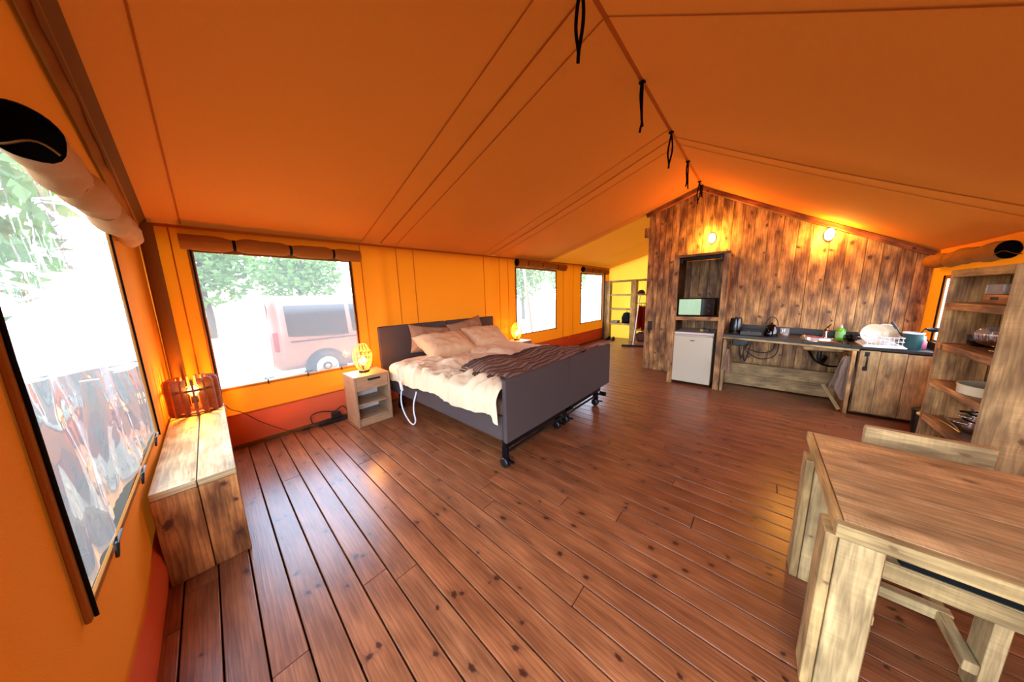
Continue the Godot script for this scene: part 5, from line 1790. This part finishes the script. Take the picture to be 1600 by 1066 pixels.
# ---------------------------------------------------------------- far room
func build_far_room() -> void:
	var o := thing("wardrobe_shelves", "open timber wardrobe shelves against the bright far canvas wall", "shelving", Vector3(9.3, 0, 0.9))
	var off := Vector3(-9.3, 0, -0.9)
	for z in [[0.06, 0.27], [0.93, 1.09], [1.95, 2.10]]:
		var m := scaf(0.05)
		m.col = Color(1.25, 0.85, 0.45)  # orange tint paints the canvas-filtered light into this timber
		m.box(off + Vector3(9.28, 0.96, (z[0] + z[1]) / 2), Vector3(0.36, 1.92, 0.04), 0.004, 1)
		part(o, "side_panel", m, M.scaffold_wood)
		var q := scaf(0.05)
		q.col = Color(1.25, 0.85, 0.45)
		q.box(off + Vector3(9.09, 0.96, (z[0] + z[1]) / 2), Vector3(0.035, 1.92, z[1] - z[0]), 0.004, 1)
		part(o, "upright", q, M.scaffold_wood)
	for s in [[1.90, 0.06, 2.10], [1.46, 0.10, 2.0], [1.00, 0.10, 0.98], [0.52, 0.10, 0.98], [0.36, 1.05, 2.0]]:
		var m := scaf(0.05)
		m.col = Color(1.25, 0.85, 0.45)  # same light-imitating orange tint as the uprights
		m.box(off + Vector3(9.27, s[0], (s[1] + s[2]) / 2), Vector3(0.35, 0.05, s[2] - s[1]), 0.004, 2)
		part(o, "shelf", m, M.scaffold_wood)
	part(o, "clothes_rail", tubem([off + Vector3(9.25, 1.19, 1.02), off + Vector3(9.25, 1.19, 2.0)], 0.012, 8), M.dark_metal)
	var bg := thing("backpack", "black backpack sitting on the far wardrobe shelf", "backpack", Vector3(9.22, 0.545, 0.79))
	var bb := MB.new()
	bb.grid(24, 16, func(u: float, v: float):
		var t: float = u * TAU
		var y := v * 0.36
		var r: float = (1.0 - 0.35 * v * v) * (1.0 if v < 0.98 else 0.02) * (1.0 if v > 0.02 else 0.6)
		return Vector3(cos(t) * 0.10 * r, y, sin(t) * 0.17 * r + 0.01 * sin(v * 9.0)))
	part(bg, "pack", bb, M.black_cloth)
	part(bg, "front_pocket", boxm(Vector3(-0.095, 0.12, 0), Vector3(0.05, 0.16, 0.2), 0.02), M.black_cloth)
	part(bg, "carry_loop", tubem(curve([Vector3(0, 0.34, -0.04), Vector3(0, 0.39, 0), Vector3(0, 0.34, 0.04)]), 0.008, 6), M.black_cloth)
	for k in 3:
		solo("folded_garment", ["folded grey garment lowest of the pile left of the backpack", "folded pale garment in the middle of the pile left of the backpack", "folded garment topmost of the pile left of the backpack"][k], "clothes", boxm(Vector3(0, 0.014, 0), Vector3(0.24, 0.028, 0.22), 0.012), [M.towel_grey, M.towel, M.towel_grey][k], Vector3(9.2, 0.545 + 0.029 * k, 0.42 + 0.01 * k), "folded clothes on the wardrobe shelf")
	var hp := thing("cap", "dark red patterned cap on the shelf above the hanging clothes", "cap", Vector3(9.18, 1.486, 1.21))
	var prof := []
	for k in 8:
		var t := k / 7.0 * PI / 2
		prof.append(Vector2(cos(t) * 0.105, sin(t) * 0.12))
	part(hp, "crown", lathem(prof, 20), mat("cap_red", Color(0.22, 0.06, 0.05), 0.9))
	var pk := MB.new()
	pk.lathe([Vector2(0.0, 0.003), Vector2(0.10, 0.003), Vector2(0.102, 0.008), Vector2(0, 0.012)], 20, Vector3(-0.09, 0, -0.02), 0.9, 0.85)
	part(hp, "peak", pk, M.cap_red)
	for q in [["dark red shirt hanging first on the wardrobe rail", 1.20, M.red_cloth, 0.72], ["red shirt hanging second on the wardrobe rail", 1.32, M.red_cloth, 0.80], ["white shirt hanging last on the wardrobe rail", 1.43, M.white_cloth, 0.74]]:
		var s := thing("hanging_shirt", q[0], "shirt", Vector3(9.22, 1.19, q[1]), "shirts on the wardrobe rail")
		var nz := float(q[1]) * 9
		for e in [-1, 1]:
			var g := MB.new()
			var hh: float = q[3]
			g.grid(16, 20, func(u: float, v: float):
				var a := (u - 0.5) * 2
				var sh := 0.11 * absf(a)
				var w := 0.20 + 0.02 * v
				return Vector3(a * w, -0.05 - sh * (1 - v) - v * hh, e * (0.016 + 0.014 * (1 - a * a)) + sin(a * 8 + nz + v * 3) * 0.012 * v))
			part(s, "fabric", g, q[2])
		part(s, "hanger", tubem(curve([Vector3(0.16, -0.11, 0), Vector3(0, -0.03, 0), Vector3(-0.16, -0.11, 0)]), 0.006, 6), M.black_plastic)
		part(s, "hook", tubem(curve([Vector3(0, -0.03, 0), Vector3(0, 0.0, 0), Vector3(0.014, 0.018, 0), Vector3(0.026, 0.004, 0)]), 0.003, 5), M.steel)
	var br := thing("floor_wiper", "wide floor wiper with a pale handle leaning on the wardrobe", "broom", Vector3(8.10, 0, 1.38))
	br.rotation.y = 0.32
	part(br, "head", boxm(Vector3(0, 0.035, 0), Vector3(0.05, 0.045, 0.60), 0.01), M.dark_metal)
	part(br, "rubber_blade", boxm(Vector3(0, 0.010, 0), Vector3(0.012, 0.02, 0.60), 0.003), M.black_plastic)
	part(br, "handle", tubem([Vector3(0, 0.04, 0), Vector3(0.98, 1.46, 0.15)], 0.014, 10), M.white_plastic)
	for k in 2:
		var s := thing("shoe", ["dark shoe on the floor at the wardrobe, nearer the canvas wall", "dark shoe on the floor at the wardrobe, nearer the open room"][k], "shoe", Vector3(8.95, 0.001, 0.30 + 0.17 * k), "pair of shoes by the wardrobe")
		s.rotation.y = 0.3 * k - 0.1
		var sm := MB.new()
		sm.grid(18, 14, func(u: float, v: float):
			var x := lerpf(-0.14, 0.14, u)
			var w := 0.048 * pow(maxf(0.0, sin(PI * (0.06 + 0.9 * u))), 0.4)
			var h := lerpf(0.055, 0.105, smoothstep(0.35, 0.8, u)) * (0.2 + 0.8 * pow(sin(PI * (0.04 + 0.92 * u)), 0.3))
			var a: float = v * PI
			return Vector3(x, sin(a) * h + 0.018, cos(a) * w))
		part(s, "upper", sm, M.black_cloth)
		part(s, "sole", boxm(Vector3(0, 0.011, 0), Vector3(0.285, 0.022, 0.10), 0.01), M.black_plastic)
	# dark pole at the end of the bed wall
	solo("tent_pole", "dark upright tent pole at the far end of the bed wall", "pole", tubem([Vector3(9.0, 0.001, 0.10), Vector3(9.0, 2.3, 0.10)], 0.03, 12), mat("pole_brown", Color(0.22, 0.10, 0.06), 0.6))
	# bags under the hanging clothes
	var bx := thing("storage_bag", "dark red bag on the floor under the hanging clothes", "bag", Vector3(9.22, 0.001, 1.35))
	part(bx, "bag", boxm(Vector3(0, 0.14, 0), Vector3(0.26, 0.28, 0.45), 0.05), mat("bag_brown", Color(0.28, 0.08, 0.05), 0.8))
	part(bx, "grip", tubem(curve([Vector3(-0.10, 0.27, -0.1), Vector3(-0.12, 0.33, 0), Vector3(-0.10, 0.27, 0.1)]), 0.01, 6), M.black_cloth)

# ---------------------------------------------------------------- tie straps along the ridge
func build_straps() -> void:
	var k := 0
	var names := ["pair of black tie straps nearest the camera on the roof ridge", "second pair of black tie straps along the roof ridge, tips crossed", "third pair of black tie straps along the roof ridge", "fourth pair of black tie straps along the roof ridge", "fifth pair of black tie straps, in front of the partition peak", "last short pair of black tie straps, right at the partition peak"]
	for s in [[1.75, 3.18, 2.79], [2.80, 3.215, 2.84], [3.78, 3.215, 2.85], [4.70, 3.215, 2.87], [5.62, 3.215, 2.88], [5.84, 3.215, 3.02]]:
		var o := thing("tie_strap", names[k], "strap", Vector3(s[0], 3.215, RIDGE_Z), "tie straps on the ridge")
		for e in 2:
			var m := MB.new()
			var len_: float = 3.215 - s[2]
			var sd := k * 3.1 + e * 1.7
			var dz := 0.011 if e == 0 else -0.011
			for face_ in [0.0, 0.0025]:
				m.grid(2, 22, func(u: float, v: float):
					var sway := sin(v * 5.0 + sd) * 0.012 * v + dz * sin(PI * minf(1.0, v * 1.15)) + (dz * -1.6 * smoothstep(0.8, 1.0, v) if k == 1 else dz * 0.6 * v)
					return Vector3(sin(v * 4.0 + sd) * 0.008 + (u - 0.5) * 0.013 + face_, -v * len_ * (1.0 - 0.10 * e), sway + (u - 0.5) * 0.014))
			part(o, "strap", m, M.black_strap)
		part(o, "loop", boxm(Vector3(0, -0.006, 0), Vector3(0.035, 0.014, 0.05), 0.004), M.black_strap)
		k += 1
